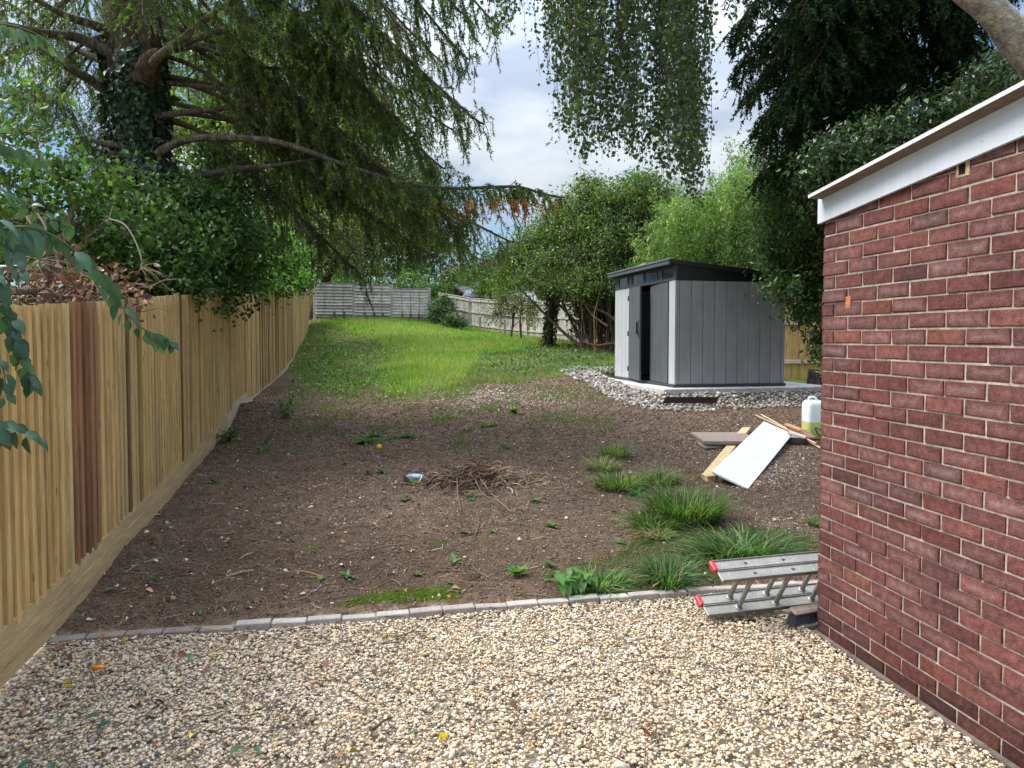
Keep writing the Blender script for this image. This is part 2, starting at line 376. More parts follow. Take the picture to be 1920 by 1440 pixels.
def axis(lo, a, b, hi, fine, coarse):
    return np.concatenate([np.geomspace(abs(a-lo), fine, coarse)[:-1]*-1+a, np.arange(a, b, fine), b+np.concatenate([[0], np.geomspace(fine, hi-b, coarse)])])
xs = axis(-220, -11, 6, 220, .06, 26); ys = axis(-60, 1.2, 14, 14.06, .045, 14)
ys = np.concatenate([ys[ys <= 14], np.arange(14.06, 40, .11), 40+np.geomspace(.2, 260, 26)])
gx, gy = np.meshgrid(xs, ys); gzz = gz(gx, gy)
px, py = proj(np.stack([gx, gy, gzz], -1)); okv = gy > 2.2
wob = (vn(gx, gy, .7, 21, 4)-.5); px = px+wob*60*np.clip(6/np.maximum(gy, 1), .3, 1.5); py = py+(vn(gx, gy, .7, 31, 4)-.5)*40*np.clip(6/np.maximum(gy, 1), .2, 1.5)
isg = (inpoly(px, py, P_GRASS) & okv) | (gy > 36) | ((gy > 16) & (gx > 3.5)) | ((gx < -2.8+FM*(gy-3.85)) & (gy > 2))
c = np.empty(gx.shape+(3,)); vA = vn(gx, gy, .9, 41, 4)[..., None]; vB = vn(gx, gy, .12, 51, 3)[..., None]
c[:] = A(.165, .112, .078)*(.6+.8*vn(gx, gy, 1.4, 141, 4)[..., None])*(.75+.5*vB)
tmap = tt(gx, gy)[..., None]
redd = sm(vn(gx, gy, 1.7, 77, 3), .45, .65)[..., None]*sm(tmap, 0, 1); c = c*(1-redd*.35)+A(.175, .118, .078)*redd*.35
c = np.where(tmap < .02, A(.42, .36, .27)*(.6+.8*vB), c)
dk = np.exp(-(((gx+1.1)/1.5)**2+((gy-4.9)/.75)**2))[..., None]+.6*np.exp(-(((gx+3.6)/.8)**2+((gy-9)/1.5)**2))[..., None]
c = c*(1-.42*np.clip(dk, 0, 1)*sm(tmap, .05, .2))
mixw = np.where(inpoly(px, py, P_WEED), sm(vn(gx, gy, .45, 33, 4), .42, .58), 1)[..., None]
c[isg] = (A(.10, .14, .03)*(.7+.6*vA)*mixw+c*(1-mixw))[isg]
mo = inpoly(px, py, P_MOSS) & okv; c[mo] = A(.075, .11, .012)
mo2 = inpoly(px, py, P_LAWN) & okv; c[mo2] = (A(.085, .09, .035)*(.7+.6*vA))[mo2]
mm = (vn(gx, gy, .5, 91, 4) > .74) & (tt(gx, gy) > .1) & (tt(gx, gy) < 2.2); c[mm] = A(.09, .10, .03)
ny, nx = gx.shape; ii = (np.arange(ny-1)[:, None]*nx+np.arange(nx-1)[None]).ravel()
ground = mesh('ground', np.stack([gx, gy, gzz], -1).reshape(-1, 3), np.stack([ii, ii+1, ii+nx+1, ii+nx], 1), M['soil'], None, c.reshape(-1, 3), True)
tag(ground, kind='structure')

# ------------------------------------------------------------------ gravel and loose soil chips
def ico():
    p = (1+5**.5)/2; V = norm(A(*[(-1, p, 0), (1, p, 0), (-1, -p, 0), (1, -p, 0), (0, -1, p), (0, 1, p), (0, -1, -p), (0, 1, -p), (p, 0, -1), (p, 0, 1), (-p, 0, -1), (-p, 0, 1)]))
    Fi = np.array([(0, 11, 5), (0, 5, 1), (0, 1, 7), (0, 7, 10), (0, 10, 11), (1, 5, 9), (5, 11, 4), (11, 10, 2), (10, 7, 6), (7, 1, 8), (3, 9, 4), (3, 4, 2), (3, 2, 6), (3, 6, 8), (3, 8, 9), (4, 9, 5), (2, 4, 11), (6, 2, 10), (8, 6, 7), (9, 8, 1)])
    return V, Fi
IV, IF = ico()
def pebbles(P, size, col, flat=.55, rough=.22):
    n = len(P); s = (size*np.exp(rng.normal(0, .3, n)))[:, None, None]
    V = IV[None]*(1+rng.normal(0, rough, (n, 12, 1)))*(A(1, .72, 0)[None, None]+A(0, 0, 1)*flat*(.7+.6*rng.random((n, 1, 1))))*s*.5
    tx = rng.normal(0, .45, n); V = np.stack([V[..., 0], V[..., 1]*np.cos(tx)[:, None]-V[..., 2]*np.sin(tx)[:, None], V[..., 1]*np.sin(tx)[:, None]+V[..., 2]*np.cos(tx)[:, None]], -1)
    a = rng.random(n)*6.28; ca, sa = np.cos(a)[:, None], np.sin(a)[:, None]
    V = np.stack([V[..., 0]*ca-V[..., 1]*sa, V[..., 0]*sa+V[..., 1]*ca, V[..., 2]], -1)+P[:, None]
    return V.reshape(-1, 3), (IF[None]+(np.arange(n)*12)[:, None, None]).reshape(-1, 3), np.repeat(col, 12, 0)
def fence_x(y): return FX+FM*(y-FY)
n = 150000
x = rng.uniform(-4.2, 2.9, n); y = 1.15+3.6*rng.random(n)
WX, WY = 1.747, 4.015                                  # far corner of the brick wall
k = (tt(x, y) < -.075) & (x > fence_x(y)-.02) & (x < WX+.177*(WY-y)-.02)
x, y = x[k], y[k]; n = len(x)
pal = A((.64, .52, .37), (.66, .57, .45), (.62, .47, .29), (.50, .41, .31), (.70, .63, .53), (.44, .37, .30), (.62, .43, .23), (.32, .24, .19), (.52, .34, .23))
pc = pal[rng.choice(9, n, p=[.24, .18, .18, .13, .10, .07, .05, .03, .02])]*np.exp(rng.normal(0, .12, (n, 1)))
z = -.012+.016*rng.random(n)+.018*(vn(x, y, .5, 5)-.5)+.03*sm(-tt(x, y), .35, 0)*.0
a = Acc(); a.add(*pebbles(np.stack([x, y, z], 1), .0168, pc, .45))
tag(a.build('gravel', M['stone'], smooth=True), kind='stuff')

a = Acc(); n = 85000
x = rng.uniform(-7, 4.5, n); y = 3.9+11*rng.random(n)**1.5; t = tt(x, y)
k = (t > .07) & (x > fence_x(y)+.05) & ~((x > 1.74) & (y < 4.6)); x, y = x[k], y[k]; n = len(x)
u = rng.random(n); pc = np.where(u[:, None] < .80, A(.14, .097, .069), np.where(u[:, None] < .93, A(.26, .20, .155), np.where(u[:, None] < .985, A(.42, .37, .31), A(.35, .2, .13))))*np.exp(rng.normal(0, .25, (n, 1)))
sz = np.where(u < .80, .019, np.where(u < .93, .012, .009))*np.clip(y/6, .8, 1.6)
a.add(*pebbles(np.stack([x, y, gz(x, y)+.001], 1), sz, pc, .6, .3))
n = 90000; x = rng.uniform(-6.5, 4.2, n); y = 3.9+9.5*rng.random(n)**1.7; k = (tt(x, y) > .07) & (x > fence_x(y)+.05) & ~((x > 1.74) & (y < 4.6)); x, y = x[k], y[k]; n = len(x); u = rng.random(n)
pc = np.where(u[:, None] < .45, A(.05, .034, .024), np.where(u[:, None] < .84, A(.24, .18, .135), A(.50, .43, .36)))*np.exp(rng.normal(0, .3, (n, 1)))
a.add(*pebbles(np.stack([x, y, gz(x, y)+.001], 1), .0075*np.clip(y/5.5, .8, 1.9), pc, .6, .3))
# paler stony patches: centre right and beside the garage
for cx_, cy_, rx_, ry_, nn in [(960, 745, 130, 22, 1500), (1440, 880, 80, 40, 900), (1350, 830, 120, 30, 500), (760, 935, 260, 50, 500), (1480, 985, 70, 30, 420)]:
    q = G(cx_+rng.normal(0, rx_*.6, nn), cy_+rng.normal(0, ry_*.6, nn)); q[:, 2] = gz(q[:, 0], q[:, 1])+.002
    q = q[(q[:, 0] < 1.7) | (q[:, 1] > 4.7)]
    a.add(*pebbles(q, .012*np.clip(q[:, 1]/7, .7, 2), jit((.5, .46, .4), len(q), .25, .05), .6, .3))
# single white flints, bigger
pts = [(1040, 895), (770, 903), (1330, 800), (700, 1045), (480, 1095), (350, 1050), (1350, 992), (1455, 978), (1130, 930), (1182, 888), (835, 1168), (1227, 915), (1045, 963), (1062, 975), (345, 1013), (620, 1048), (540, 1017), (838, 988), (975, 985), (605, 905), (445, 880), (628, 825), (1245, 830), (1258, 835), (1335, 865), (648, 1000), (702, 1000), (742, 908), (1400, 1000), (1225, 880)]
pts = np.array(pts+[(rng.uniform(200, 1480), rng.uniform(780, 1120)) for _ in range(70)])
q = G(pts[:, 0], pts[:, 1]); q = q[((q[:, 0] < 1.7) | (q[:, 1] > 4.7)) & (tt(q[:, 0], q[:, 1]) > .1)]; q[:, 2] = gz(q[:, 0], q[:, 1])+.006
a.add(*pebbles(q, .026, jit((.55, .50, .44), len(q), .15, .05), .6, .3))
tag(a.build('soil_debris', M['chip'], smooth=True), kind='stuff')

# twig and straw litter
a = Acc(); n = 1500
pxs = rng.uniform(150, 1520, n); pys = 760+rng.random(n)**.8*420; q = G(pxs, pys); q[:, 2] = gz(q[:, 0], q[:, 1])+.008
k = ((q[:, 0] < 1.7) | (q[:, 1] > 4.7)) & (q[:, 0] > fence_x(q[:, 1])+.15); q = q[k]; n = len(q)
an = rng.random(n)*6.28; ln = rng.uniform(.03, .14, n)*rng.choice([1, 1, 1, 2.2], n); d = np.stack([np.cos(an), np.sin(an), 0*an], 1)*ln[:, None]
bend = np.stack([-np.sin(an), np.cos(an), 0*an+.1], 1)*(ln*rng.normal(0, .25, n))[:, None]
P = np.stack([q-d*.5, q+bend, q+d*.5], 1); P[:, :, 2] = gz(P[:, :, 0], P[:, :, 1])+.008
V, Fq = batch_tubes(P, rng.uniform(.0012, .0035, n)[:, None]); a.add(V, Fq, np.repeat(jit((.2, .15, .11), n, .45), 9, 0))
n = 900; x = rng.uniform(-2.8, 2.2, n); y = rng.uniform(2.2, 4.5, n); k = (tt(x, y) < -.08) & (x > fence_x(y)+.1) & (x < WX+.177*(WY-y)-.1); x, y = x[k], y[k]; n = len(x)
an = rng.random(n)*6.28; ln = rng.uniform(.03, .10, n)*rng.choice([1, 1, 1.6, 3], n); c0 = np.stack([x, y, .02+0*x], 1); d = np.stack([np.cos(an), np.sin(an), rng.normal(0, .06, n)], 1)*ln[:, None]
V, Fq = batch_tubes(np.stack([c0-d*.5, c0+rng.normal(0, .004, (n, 3)), c0+d*.5], 1), rng.uniform(.001, .0028, n)[:, None]); a.add(V, Fq, np.repeat(jit((.16, .11, .085), n, .4), 9, 0))
tag(a.build('twig_litter', M['chip']), kind='stuff')

# ------------------------------------------------------------------ grass sward
def blades(P, h, wd, col, lean=.5):
    n = len(P); a = rng.random(n)*6.28; sidev = np.stack([np.cos(a), np.sin(a), 0*a], 1)*wd[:, None]
    b = rng.random(n)*6.28; l = np.abs(rng.normal(0, lean, n))*h; tip = np.stack([np.cos(b)*l, np.sin(b)*l, h], 1); mid = tip*A(.35, .35, .6)
    V = np.stack([P-sidev, P+sidev, P+mid+sidev*.7, P+mid-sidev*.7, P+tip], 1).reshape(-1, 3); i = (np.arange(n)*5)[:, None]
    return V, i+np.array([[0, 1, 2, 3]]), i+np.array([[3, 2, 4]]), np.repeat(col, 5, 0)
def sward(acc, P, h, wd, col, lean=.5):
    V, f4, f3, c = blades(P, h, wd, col, lean); acc.F[3].append(f3+acc.n); acc.add(V, f4, c)
a = Acc(); n = 420000
y = 9.5+26*rng.random(n)**1.25; x = rng.uniform(-10.5, 6, n); z = gz(x, y)
px, py = proj(np.stack([x, y, z], 1)); f_ = np.clip(6/y, .3, 1); wx = (vn(x, y, .7, 21, 4)-.5)*60*f_; wy = (vn(x, y, .7, 31, 4)-.5)*40*np.clip(6/y, .2, 1.5)
pa, pb = px+wx, py+wy
ing = inpoly(pa, pb, P_GRASS) & (x > fence_x(y)+.1); br = inpoly(pa, pb, P_BRIGHT); we = inpoly(pa, pb, P_WEED); iv = inpoly(pa, pb, P_IVY)
den = np.where(br, 1, np.where(we, .24, np.where(iv, .3, .6)))*np.clip((vn(x, y, .4, 71, 3)-.2)*2.5, .25, 1)
k = ing & (rng.random(n) < den); x, y, z, br, iv = x[k], y[k], z[k], br[k], iv[k]; n = len(x)
tone = sm(vn(x, y, 1.3, 15, 4), .3, .7)[:, None]
col = np.where(br[:, None], A(.16, .29, .045)*(1-tone)+A(.27, .34, .10)*tone, A(.105, .20, .045)*(1-tone)+A(.19, .22, .08)*tone)*np.exp(rng.normal(0, .22, (n, 1)))  # sunlit part of the lawn painted as a brighter blade colour
str_ = rng.random(n) < .09; col[str_] = A(.34, .28, .14)
h = np.where(br, .085, .06)*np.exp(rng.normal(0, .3, n))*(.7+.9*vn(x, y, 2.2, 88, 2))*np.clip(.6+y/40, 1, 1.4)
sward(a, np.stack([x, y, z-.005], 1), h, .003*np.clip(y/7, 1.4, 4.2), col)
# sparse sprigs scattered over the bare soil, and the low turf patch by the ladder
n = 26000; pxs = rng.uniform(1040, 1545, n); pys = rng.uniform(940, 1125, n); k = inpoly(pxs+rng.normal(0, 8, n), pys+rng.normal(0, 5, n), P_LAWN)
q = G(pxs[k], pys[k]); k = (vn(q[:, 0], q[:, 1], .25, 6, 3)+rng.normal(0, .1, len(q)) > .42) & ((q[:, 0] < 1.72) | (q[:, 1] > 4.7)) & (tt(q[:, 0], q[:, 1]) > .1); q = q[k]; n = len(q); q[:, 2] = gz(q[:, 0], q[:, 1])-.004
tn = rng.random((n, 1)); sward(a, q, .03*np.exp(rng.normal(0, .35, n)), np.full(n, .0022), (A(.09, .15, .03)*(1-tn)+A(.20, .19, .08)*tn)*np.exp(rng.normal(0, .2, (n, 1))), .8)
n = 22000; pxs = rng.uniform(540, 1150, n); pys = 715+rng.random(n)**1.5*130; q = G(pxs, pys)
k = vn(q[:, 0], q[:, 1], .33, 16, 3)+rng.normal(0, .03, n)-sm(pys, 735, 840)*.16 > .53; q = q[k]; n = len(q); q[:, 2] = gz(q[:, 0], q[:, 1])-.003
sward(a, q, .05*np.exp(rng.normal(0, .3, n)), np.full(n, .004), jit((.11, .17, .045), n, .25), .6)
n = 5000; mp_ = A(*P_MOSS); pxs = rng.uniform(610, 870, n); pys = rng.uniform(1100, 1150, n); k = inpoly(pxs+rng.normal(0, 10, n), pys+rng.normal(0, 4, n), P_MOSS); q = G(pxs[k], pys[k]); n = len(q)
q = q[tt(q[:, 0], q[:, 1]) > .09]; n = len(q); q[:, 2] = gz(q[:, 0], q[:, 1])
sward(a, q, .012*np.exp(rng.normal(0, .3, n)), np.full(n, .003), jit((.12, .2, .015), n, .2), .5)
tag(a.build('grass', M['grass']), kind='stuff')

# leafy ground cover: ivy by the hedge, nettles and clover by the fence
a = Acc(); n = 26000; pxs = rng.uniform(540, 1195, n); pys = rng.uniform(600, 760, n)
c1 = inpoly(pxs+rng.normal(0, 14, n), pys+rng.normal(0, 5, n), P_IVY); c2 = inpoly(pxs+rng.normal(0, 14, n), pys+rng.normal(0, 7, n), P_WEED)
q = G(pxs, pys); k = (c1 | c2) & (q[:, 1] < 36) & (q[:, 0] > fence_x(q[:, 1])+.1) & (vn(q[:, 0], q[:, 1], .5, 61, 3) > .44); q = q[k]; c1 = c1[k]; n = len(q)
hh = .14*rng.random(n)*vn(q[:, 0], q[:, 1], .9, 19, 2)*2; q[:, 2] = gz(q[:, 0], q[:, 1])+.02+np.where(c1, hh*.5, hh)
col = np.where(c1[:, None], A(.085, .135, .065), A(.10, .19, .04))*np.exp(rng.normal(0, .35, (n, 1))); dead = rng.random(n) < .06; col[dead] = A(.22, .14, .08)
a.add(*leafq(q, .05*np.clip(q[:, 1]/14, .9, 1.6), col, .75, 0, .1, (0, 0, 1.2)))
tag(a.build('ground_cover', M['leaf']), kind='stuff')

# ------------------------------------------------------------------ edging blocks
pe = G([85, 103, 280, 423, 640, 870, 1103, 1280, 1420, 1620], [1207, 1202, 1189, 1183, 1168, 1149, 1131, 1117, 1108, 1094], .03)
def resample(P, step):
    s = np.concatenate([[0], np.cumsum(np.linalg.norm(np.diff(P[:, :2], axis=0), axis=1))]); u = np.arange(0, s[-1], step)
    return np.stack([np.interp(u, s, P[:, i]) for i in range(3)], 1)
E_ = resample(pe, .2)
for i in range(len(E_)-1):
    p, q = E_[i].copy(), E_[i+1].copy(); d = (q-p); d[2] = 0; L0 = np.linalg.norm(d); d /= L0; nrm = A(-d[1], d[0], 0)
    if p[0] > 2.1: break
    dz = random.uniform(-.004, .004); yaw = random.uniform(-.035, .035); d = d*math.cos(yaw)+nrm*math.sin(yaw)
    low = .018 if i < 5 else 0
    b = MB(); cc = A(.40, .36, .33)*random.uniform(.85, 1.15)
    if i < 5: cc = A(.30, .25, .21)*random.uniform(.9, 1.1)
    b.obox(A(0, 0, -.07), A(L0-.007, 0, 0), A(0, .062, .001), A(0, 0, .1), cc, .005)
    o = b.build('edging_block', M['concrete'], local=True); o.location = (p[0], p[1], .0+dz-low); o.rotation_euler = (random.uniform(-.05, .05), random.uniform(-.02, .02), math.atan2(d[1], d[0]))
    lab = 'grey concrete edging block in the row between gravel and soil'
    if i < 5: lab = 'low brownish edging block sunk in soil at the left end of the row'
    elif i in (5, 6): lab = 'edging block standing proud where the row steps up near the fence'
    elif p[0] > 1.15: lab = 'edging block half hidden behind the ladder at the right end of the row'
    tag(o, lab, 'edging block', 'edging blocks between gravel and soil')

# ------------------------------------------------------------------ rubble round the shed slab
def PZ(px, py, z):
    r = ray(px, py); k = (z-EYE)/r[2]; return A(0, 0, EYE)+r*k
a = Acc(); n = 12500; lx = rng.uniform(-1.15, 4.3, n); ly = rng.uniform(-1.1, 3.9, n)
X = SH0[0]+lx*math.cos(SHZ)-ly*math.sin(SHZ); Y = SH0[1]+lx*math.sin(SHZ)+ly*math.cos(SHZ); pd = pad(X, Y)
k = (pd > .01) & (pd < .62+.28*vn(X, Y, .5, 3)); X, Y = X[k], Y[k]; n = len(X)
pal = A((.36, .33, .30), (.29, .27, .255), (.45, .42, .38), (.22, .20, .185), (.34, .27, .20), (.54, .51, .47))
a.add(*pebbles(np.stack([X, Y, gz(X, Y)+rng.random(n)*.035], 1), .047, pal[rng.choice(6, n, p=[.3, .25, .18, .12, .08, .07])]*np.exp(rng.normal(0, .15, (n, 1))), .75, .2))
tag(a.build('rubble', M['stone']), kind='stuff')

# ------------------------------------------------------------------ long closeboard fence on the left
al = norm(A(FM, 1, 0)); fn = A(al[1], -al[0], 0)
def ctlz(lst):
    q = on_line(A(*[p[0] for p in lst]), A(*[p[1] for p in lst]), FX, FY, FM); o = np.argsort(q[:, 1]); return q[o, 1], q[o, 2]
ty, tz = ctlz([(17, 572), (80, 567), (207, 563), (233, 558), (303, 554), (433, 549), (500, 546), (573, 543.5)])
b1 = ctlz([(0, 1188), (325, 880), (430, 770)]); b2 = ctlz([(430, 760), (458, 737)]); b3 = ctlz([(465, 747), (513, 710), (533, 687), (553, 663), (580, 612)])
gy_, gz_ = ctlz([(0, 1272), *map(tuple, fb)])
YS1 = b1[0][-1]; YS2 = b2[0][-1]
def bot(y):
    if y < YS1: return np.interp(y, *b1)
    if y < YS2: return np.interp(y, *b2)+0*y
    return np.interp(y, *b3)
def gbot(y): return min(np.interp(y, gy_, gz_), bot(y)-.12)-.03
fence = thing('closeboard_fence', 'long new golden timber fence of upright boards down the left side of the garden', 'fence', (FX, FY, 0))
ycur = 1.3; bays = []
while ycur < 32.4: bays.append((ycur, min(ycur+2.92*al[1], 32.6))); ycur += 2.92*al[1]
random.seed(8); bi = 0; dark_until = -1; tonebase = 1
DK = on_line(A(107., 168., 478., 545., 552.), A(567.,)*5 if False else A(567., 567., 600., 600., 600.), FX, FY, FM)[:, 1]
for (ya, yb) in bays:
    b = MB(); s = 0; Lb = (yb-ya)/al[1]
    bay_tone = random.uniform(.95, 1.05)
    while s < Lb-.02:
        y0 = ya+s*al[1]; P = A(FX, FY, 0)+al*((y0-FY)/al[1]); wd = .112
        zt = np.interp(y0, ty, tz)+random.uniform(-.006, .006); z0 = bot(y0)+random.uniform(-.008, .004)
        if y0 < ty[0]: zt = tz[0]+(ty[0]-y0)*-.0
        cc = A(.62, .42, .178)*random.uniform(.88, 1.10)*bay_tone; u = random.random()
        if u < .05: cc = A(.40, .25, .10)*random.uniform(.8, 1.1)
        elif u < .2: cc = A(.62, .45, .22)*random.uniform(.9, 1.1)
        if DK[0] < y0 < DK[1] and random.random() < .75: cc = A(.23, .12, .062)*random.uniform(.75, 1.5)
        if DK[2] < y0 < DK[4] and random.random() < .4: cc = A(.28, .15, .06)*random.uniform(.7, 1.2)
        if random.random() < .03: cc = A(.2, .115, .055)
        tw = random.uniform(-.003, .003); tp = fn*random.uniform(-.002, .002)
        for (da, wd_, n0, n1, dz_, cf) in ((0, .100, .002, .012, .012, .40), (.030+random.uniform(-.006, .006), random.uniform(.048, .058), .0125, .036, 0, 1)):  # recessed boards darkened by cf, shade of the gaps put into colour
            V = []
            for z in (z0+dz_, zt-dz_*.6):
                jx = al*(tw+da)+(tp if dz_ == 0 else 0)
                V += [P+fn*n0+jx+A(0, 0, z), P+fn*n1+jx+A(0, 0, z), P+fn*n1+jx+al*wd_+A(0, 0, z), P+fn*n0+jx+al*wd_+A(0, 0, z)]
            b.add(V, [(0, 1, 2, 3), (4, 7, 6, 5), (0, 4, 5, 1), (1, 5, 6, 2), (2, 6, 7, 3), (3, 7, 4, 0)], cc*cf)
        s += .1
    b.build('board_panel', M['wood'], fence)
    # gravel boards in this bay, split at the steps
    for q0, q1 in [(ya, yb)] if not (ya < YS1 < yb or ya < YS2 < yb) else [(u, v) for u, v in zip(sorted({ya, yb, *[k for k in (YS1, YS2) if ya < k < yb]})[:-1], sorted({ya, yb, *[k for k in (YS1, YS2) if ya < k < yb]})[1:])]:
        b = MB(); p0 = A(FX, FY, 0)+al*((q0+.004-FY)/al[1]); p1 = A(FX, FY, 0)+al*((q1-.004-FY)/al[1])
        e = 1e-3; zt0, zt1 = bot(q0+e)+.012, bot(q1-e)+.012; zb0, zb1 = gbot(q0+e), gbot(q1-e)
        cc = A(.54, .39, .21)*random.uniform(.9, 1.08) if q0 < 9 else A(.52, .43, .30)*random.uniform(.9, 1.1)
        if q0 < 12:
            for f0, f1, pr in ((0, .36, .036), (.37, .68, .040), (.69, 1.0, .036)):
                za, zc = zt0+(zb0-zt0)*f0, zt0+(zb0-zt0)*f1; zA, zC = zt1+(zb1-zt1)*f0, zt1+(zb1-zt1)*f1
                V = [p0+A(0, 0, zc), p1+A(0, 0, zC), p1+fn*pr+A(0, 0, zC), p0+fn*pr+A(0, 0, zc), p0+A(0, 0, za), p1+A(0, 0, zA), p1+fn*pr+A(0, 0, zA), p0+fn*pr+A(0, 0, za)]
                b.add(V, [(0, 3, 2, 1), (4, 5, 6, 7), (0, 1, 5, 4), (1, 2, 6, 5), (2, 3, 7, 6), (3, 0, 4, 7)], cc*random.uniform(.93, 1.05))
        else:
            V = [p0+A(0, 0, zb0), p1+A(0, 0, zb1), p1+fn*.03+A(0, 0, zb1), p0+fn*.03+A(0, 0, zb0), p0+A(0, 0, zt0), p1+A(0, 0, zt1), p1+fn*.03+A(0, 0, zt1), p0+fn*.03+A(0, 0, zt0)]
            b.add(V, [(0, 3, 2, 1), (4, 5, 6, 7), (0, 1, 5, 4), (1, 2, 6, 5), (2, 3, 7, 6), (3, 0, 4, 7)], cc)
        b.build('gravel_board', M['wood_y'], fence)
    b = MB(); p = A(FX, FY, 0)+al*((ya-FY)/al[1])-fn*.10; b.obox(p+A(0, 0, gbot(ya+.01)-.2), al*.1, fn*.1, A(0, 0, np.interp(ya, ty, tz)-gbot(ya+.01)+.16), A(.36, .27, .15), .006)
    b.build('post', M['wood'], fence)
q = on_line(A(582.), A(598.), FX, FY, FM)[0]; b = MB(); b.obox(q+A(-.1, 0, -.1), A(.22, 0, 0), A(0, .12, 0), A(0, 0, 1.62), A(.42, .28, .14), .01); b.build('end_post', M['wood'], fence)
b = MB(); b.obox(q+A(-.15, -.05, 1.52), A(.32, 0, 0), A(0, .22, 0), A(0, 0, .09), A(.7, .68, .62), .02); b.build('post_cap', M['concrete'], fence)

# ------------------------------------------------------------------ grey lapped panel fence at the far end
pp = [W(590, 598, 33.1), W(664, 600, 33.6), W(735, 602, 34.1), W(805, 604, 34.6)]
tops = [(531, 531), (534, 536), (541, 542)]
pf = thing('lapped_panel_fence', 'grey weathered fence of three lapped panels between pale posts across the far end', 'fence', tuple(pp[0]))
for i in range(4):
    b = MB(); ty_ = [529, 532, 535, 540][i]; top = W([590, 664, 735, 805][i], ty_, pp[i][1])[2]
    b.obox(pp[i]+A(-.06, -.04, -.3), A(.12, 0, 0), A(0, .12, 0), A(0, 0, top-pp[i][2]+.3), A(.42, .39, .33), .01); b.build('post', M['concrete'], pf)
for i in range(3):
    p, q = pp[i]+A(.06, 0, 0), pp[i+1]-A(.06, 0, 0); d = q-p; d[2] = 0; z0 = min(p[2], q[2])-.02; z1 = W([590, 664, 735][i], tops[i][0], p[1])[2]; nn = 12; hh = (z1-z0)/nn; b = MB()
    for j in range(nn):
        cc = A(.56, .51, .46)*random.uniform(.62, 1.15)
        if j < 2: cc = A(.25, .23, .15)
        o = p*A(1, 1, 0)+A(0, 0, z0+j*hh); V = [o+A(0, -.09, 0), o+d+A(0, -.09, random.uniform(-.012, .012)), o+d+A(0, .0, hh*1.12), o+A(0, .0, hh*1.12), o+A(0, -.02, 0), o+d+A(0, -.02, 0)]
        b.add(V, [(0, 1, 2, 3), (0, 4, 5, 1)], cc)
    b.build('slat_panel', M['grey_wood'], pf)
    for j in (1, 2, 3):
        b = MB(); b.obox(p+d*j/4*1.0+A(-.02, -.075, z0-p[2]), A(.045, 0, 0), A(0, .03, 0), A(0, 0, z1-z0), A(.30, .27, .23), .003); b.build('batten', M['grey_wood'], pf)
    b = MB(); b.obox(p*A(1, 1, 0)+A(0, -.05, z1-.01), d, A(0, .06, 0), A(0, 0, .045), A(.28, .25, .2), .004); b.build('capping_rail', M['grey_wood'], pf)
for x_ in (322, 408, 595, 675, 755, 935, 1010, 1085):
    pxx = 560+x_/4.8; i = min(2, int((pxx-590)/72)); f_ = (pxx-590-72*i)/72; p = pp[i]*(1-f_)+pp[i+1]*f_
    b = MB(); b.obox(p+A(-.04, -.17, -.2), A(.09, 0, 0), A(0, .06, 0), A(0, 0, .58), A(.13, .11, .09), .01)
    o = b.build('short_stake', M['grey_wood'], None, origin=p); tag(o, 'short dark stake driven in against the foot of the lapped panel fence', 'stake', 'short stakes along the panel fence')

# ------------------------------------------------------------------ pale railed fence on the right at the back
rp = [W(x_, 0, d)[:2] for x_, d in ((820, 36.2), (831, 35.6), (880, 33.9), (938, 31.9), (990, 30.1), (1043, 28.3), (1108, 26), (1180, 23.6))]
rf = thing('railed_fence', 'pale weathered timber fence with three rails and upright boards behind the shrubs', 'fence', (*rp[0], gz(*rp[0]).item()))
ztop = lambda p: float(gz(A(p[0]), A(p[1]), False)[0])
for i, p in enumerate(rp):
    if i in (0,): continue
    z = ztop(p); b = MB(); b.obox(A(p[0]-.06, p[1]-.1, z-.2), A(.12, 0, 0), A(0, .1, 0), A(0, 0, 1.72), A(.40, .37, .29), .01); b.build('post', M['grey_wood'], rf)
for i in range(len(rp)-1):
    p, q = A(*rp[i], ztop(rp[i])), A(*rp[i+1], ztop(rp[i+1])); d = q-p
    for hz in (.22, .82, 1.36):
        b = MB(); b.obox(p+A(0, -.09, hz), d, A(0, .06, 0), A(0, 0, .085), A(.44, .41, .35)*random.uniform(.9, 1.1), .008); b.build('rail', M['grey_wood'], rf)
    b = MB(); n = int(np.linalg.norm(d[:2])/.105); e = d/n
    for j in range(n):
        cc = A(.40, .375, .335)*random.uniform(.7, 1.2); b.obox(p+e*j+A(0, -.02+(j % 2)*.006, -.02), e*1.08, A(0, .016, 0), A(0, 0, 1.5+random.uniform(-.01, .01)), cc)
    b.build('board_panel', M['grey_wood'], rf)
    b = MB(); b.obox(p+A(0, -.06, 1.5), d, A(0, .09, 0), A(0, 0, .035), A(.46, .43, .36), .005); b.build('capping_rail', M['grey_wood'], rf)
for x_, y_, hgt in ((900, 627, .8), (946, 633, .75), (976, 637, .7)):
    p = g1(x_, y_); b = MB(); b.obox(p+A(-.05, -.05, -.2), A(.1, 0, 0), A(0, .1, 0), A(0, 0, hgt+.2), A(.33, .30, .26), .01); o = b.build('stub_post', M['grey_wood'], None, origin=p)
    tag(o, {900: 'short grey stub post standing free in front of the railed fence, left of the shrubs', 946: 'short grey stub post among the stems of the straggly shrub', 976: 'short grey stub post right of the straggly shrub'}[x_], 'post', 'stub posts by the railed fence')

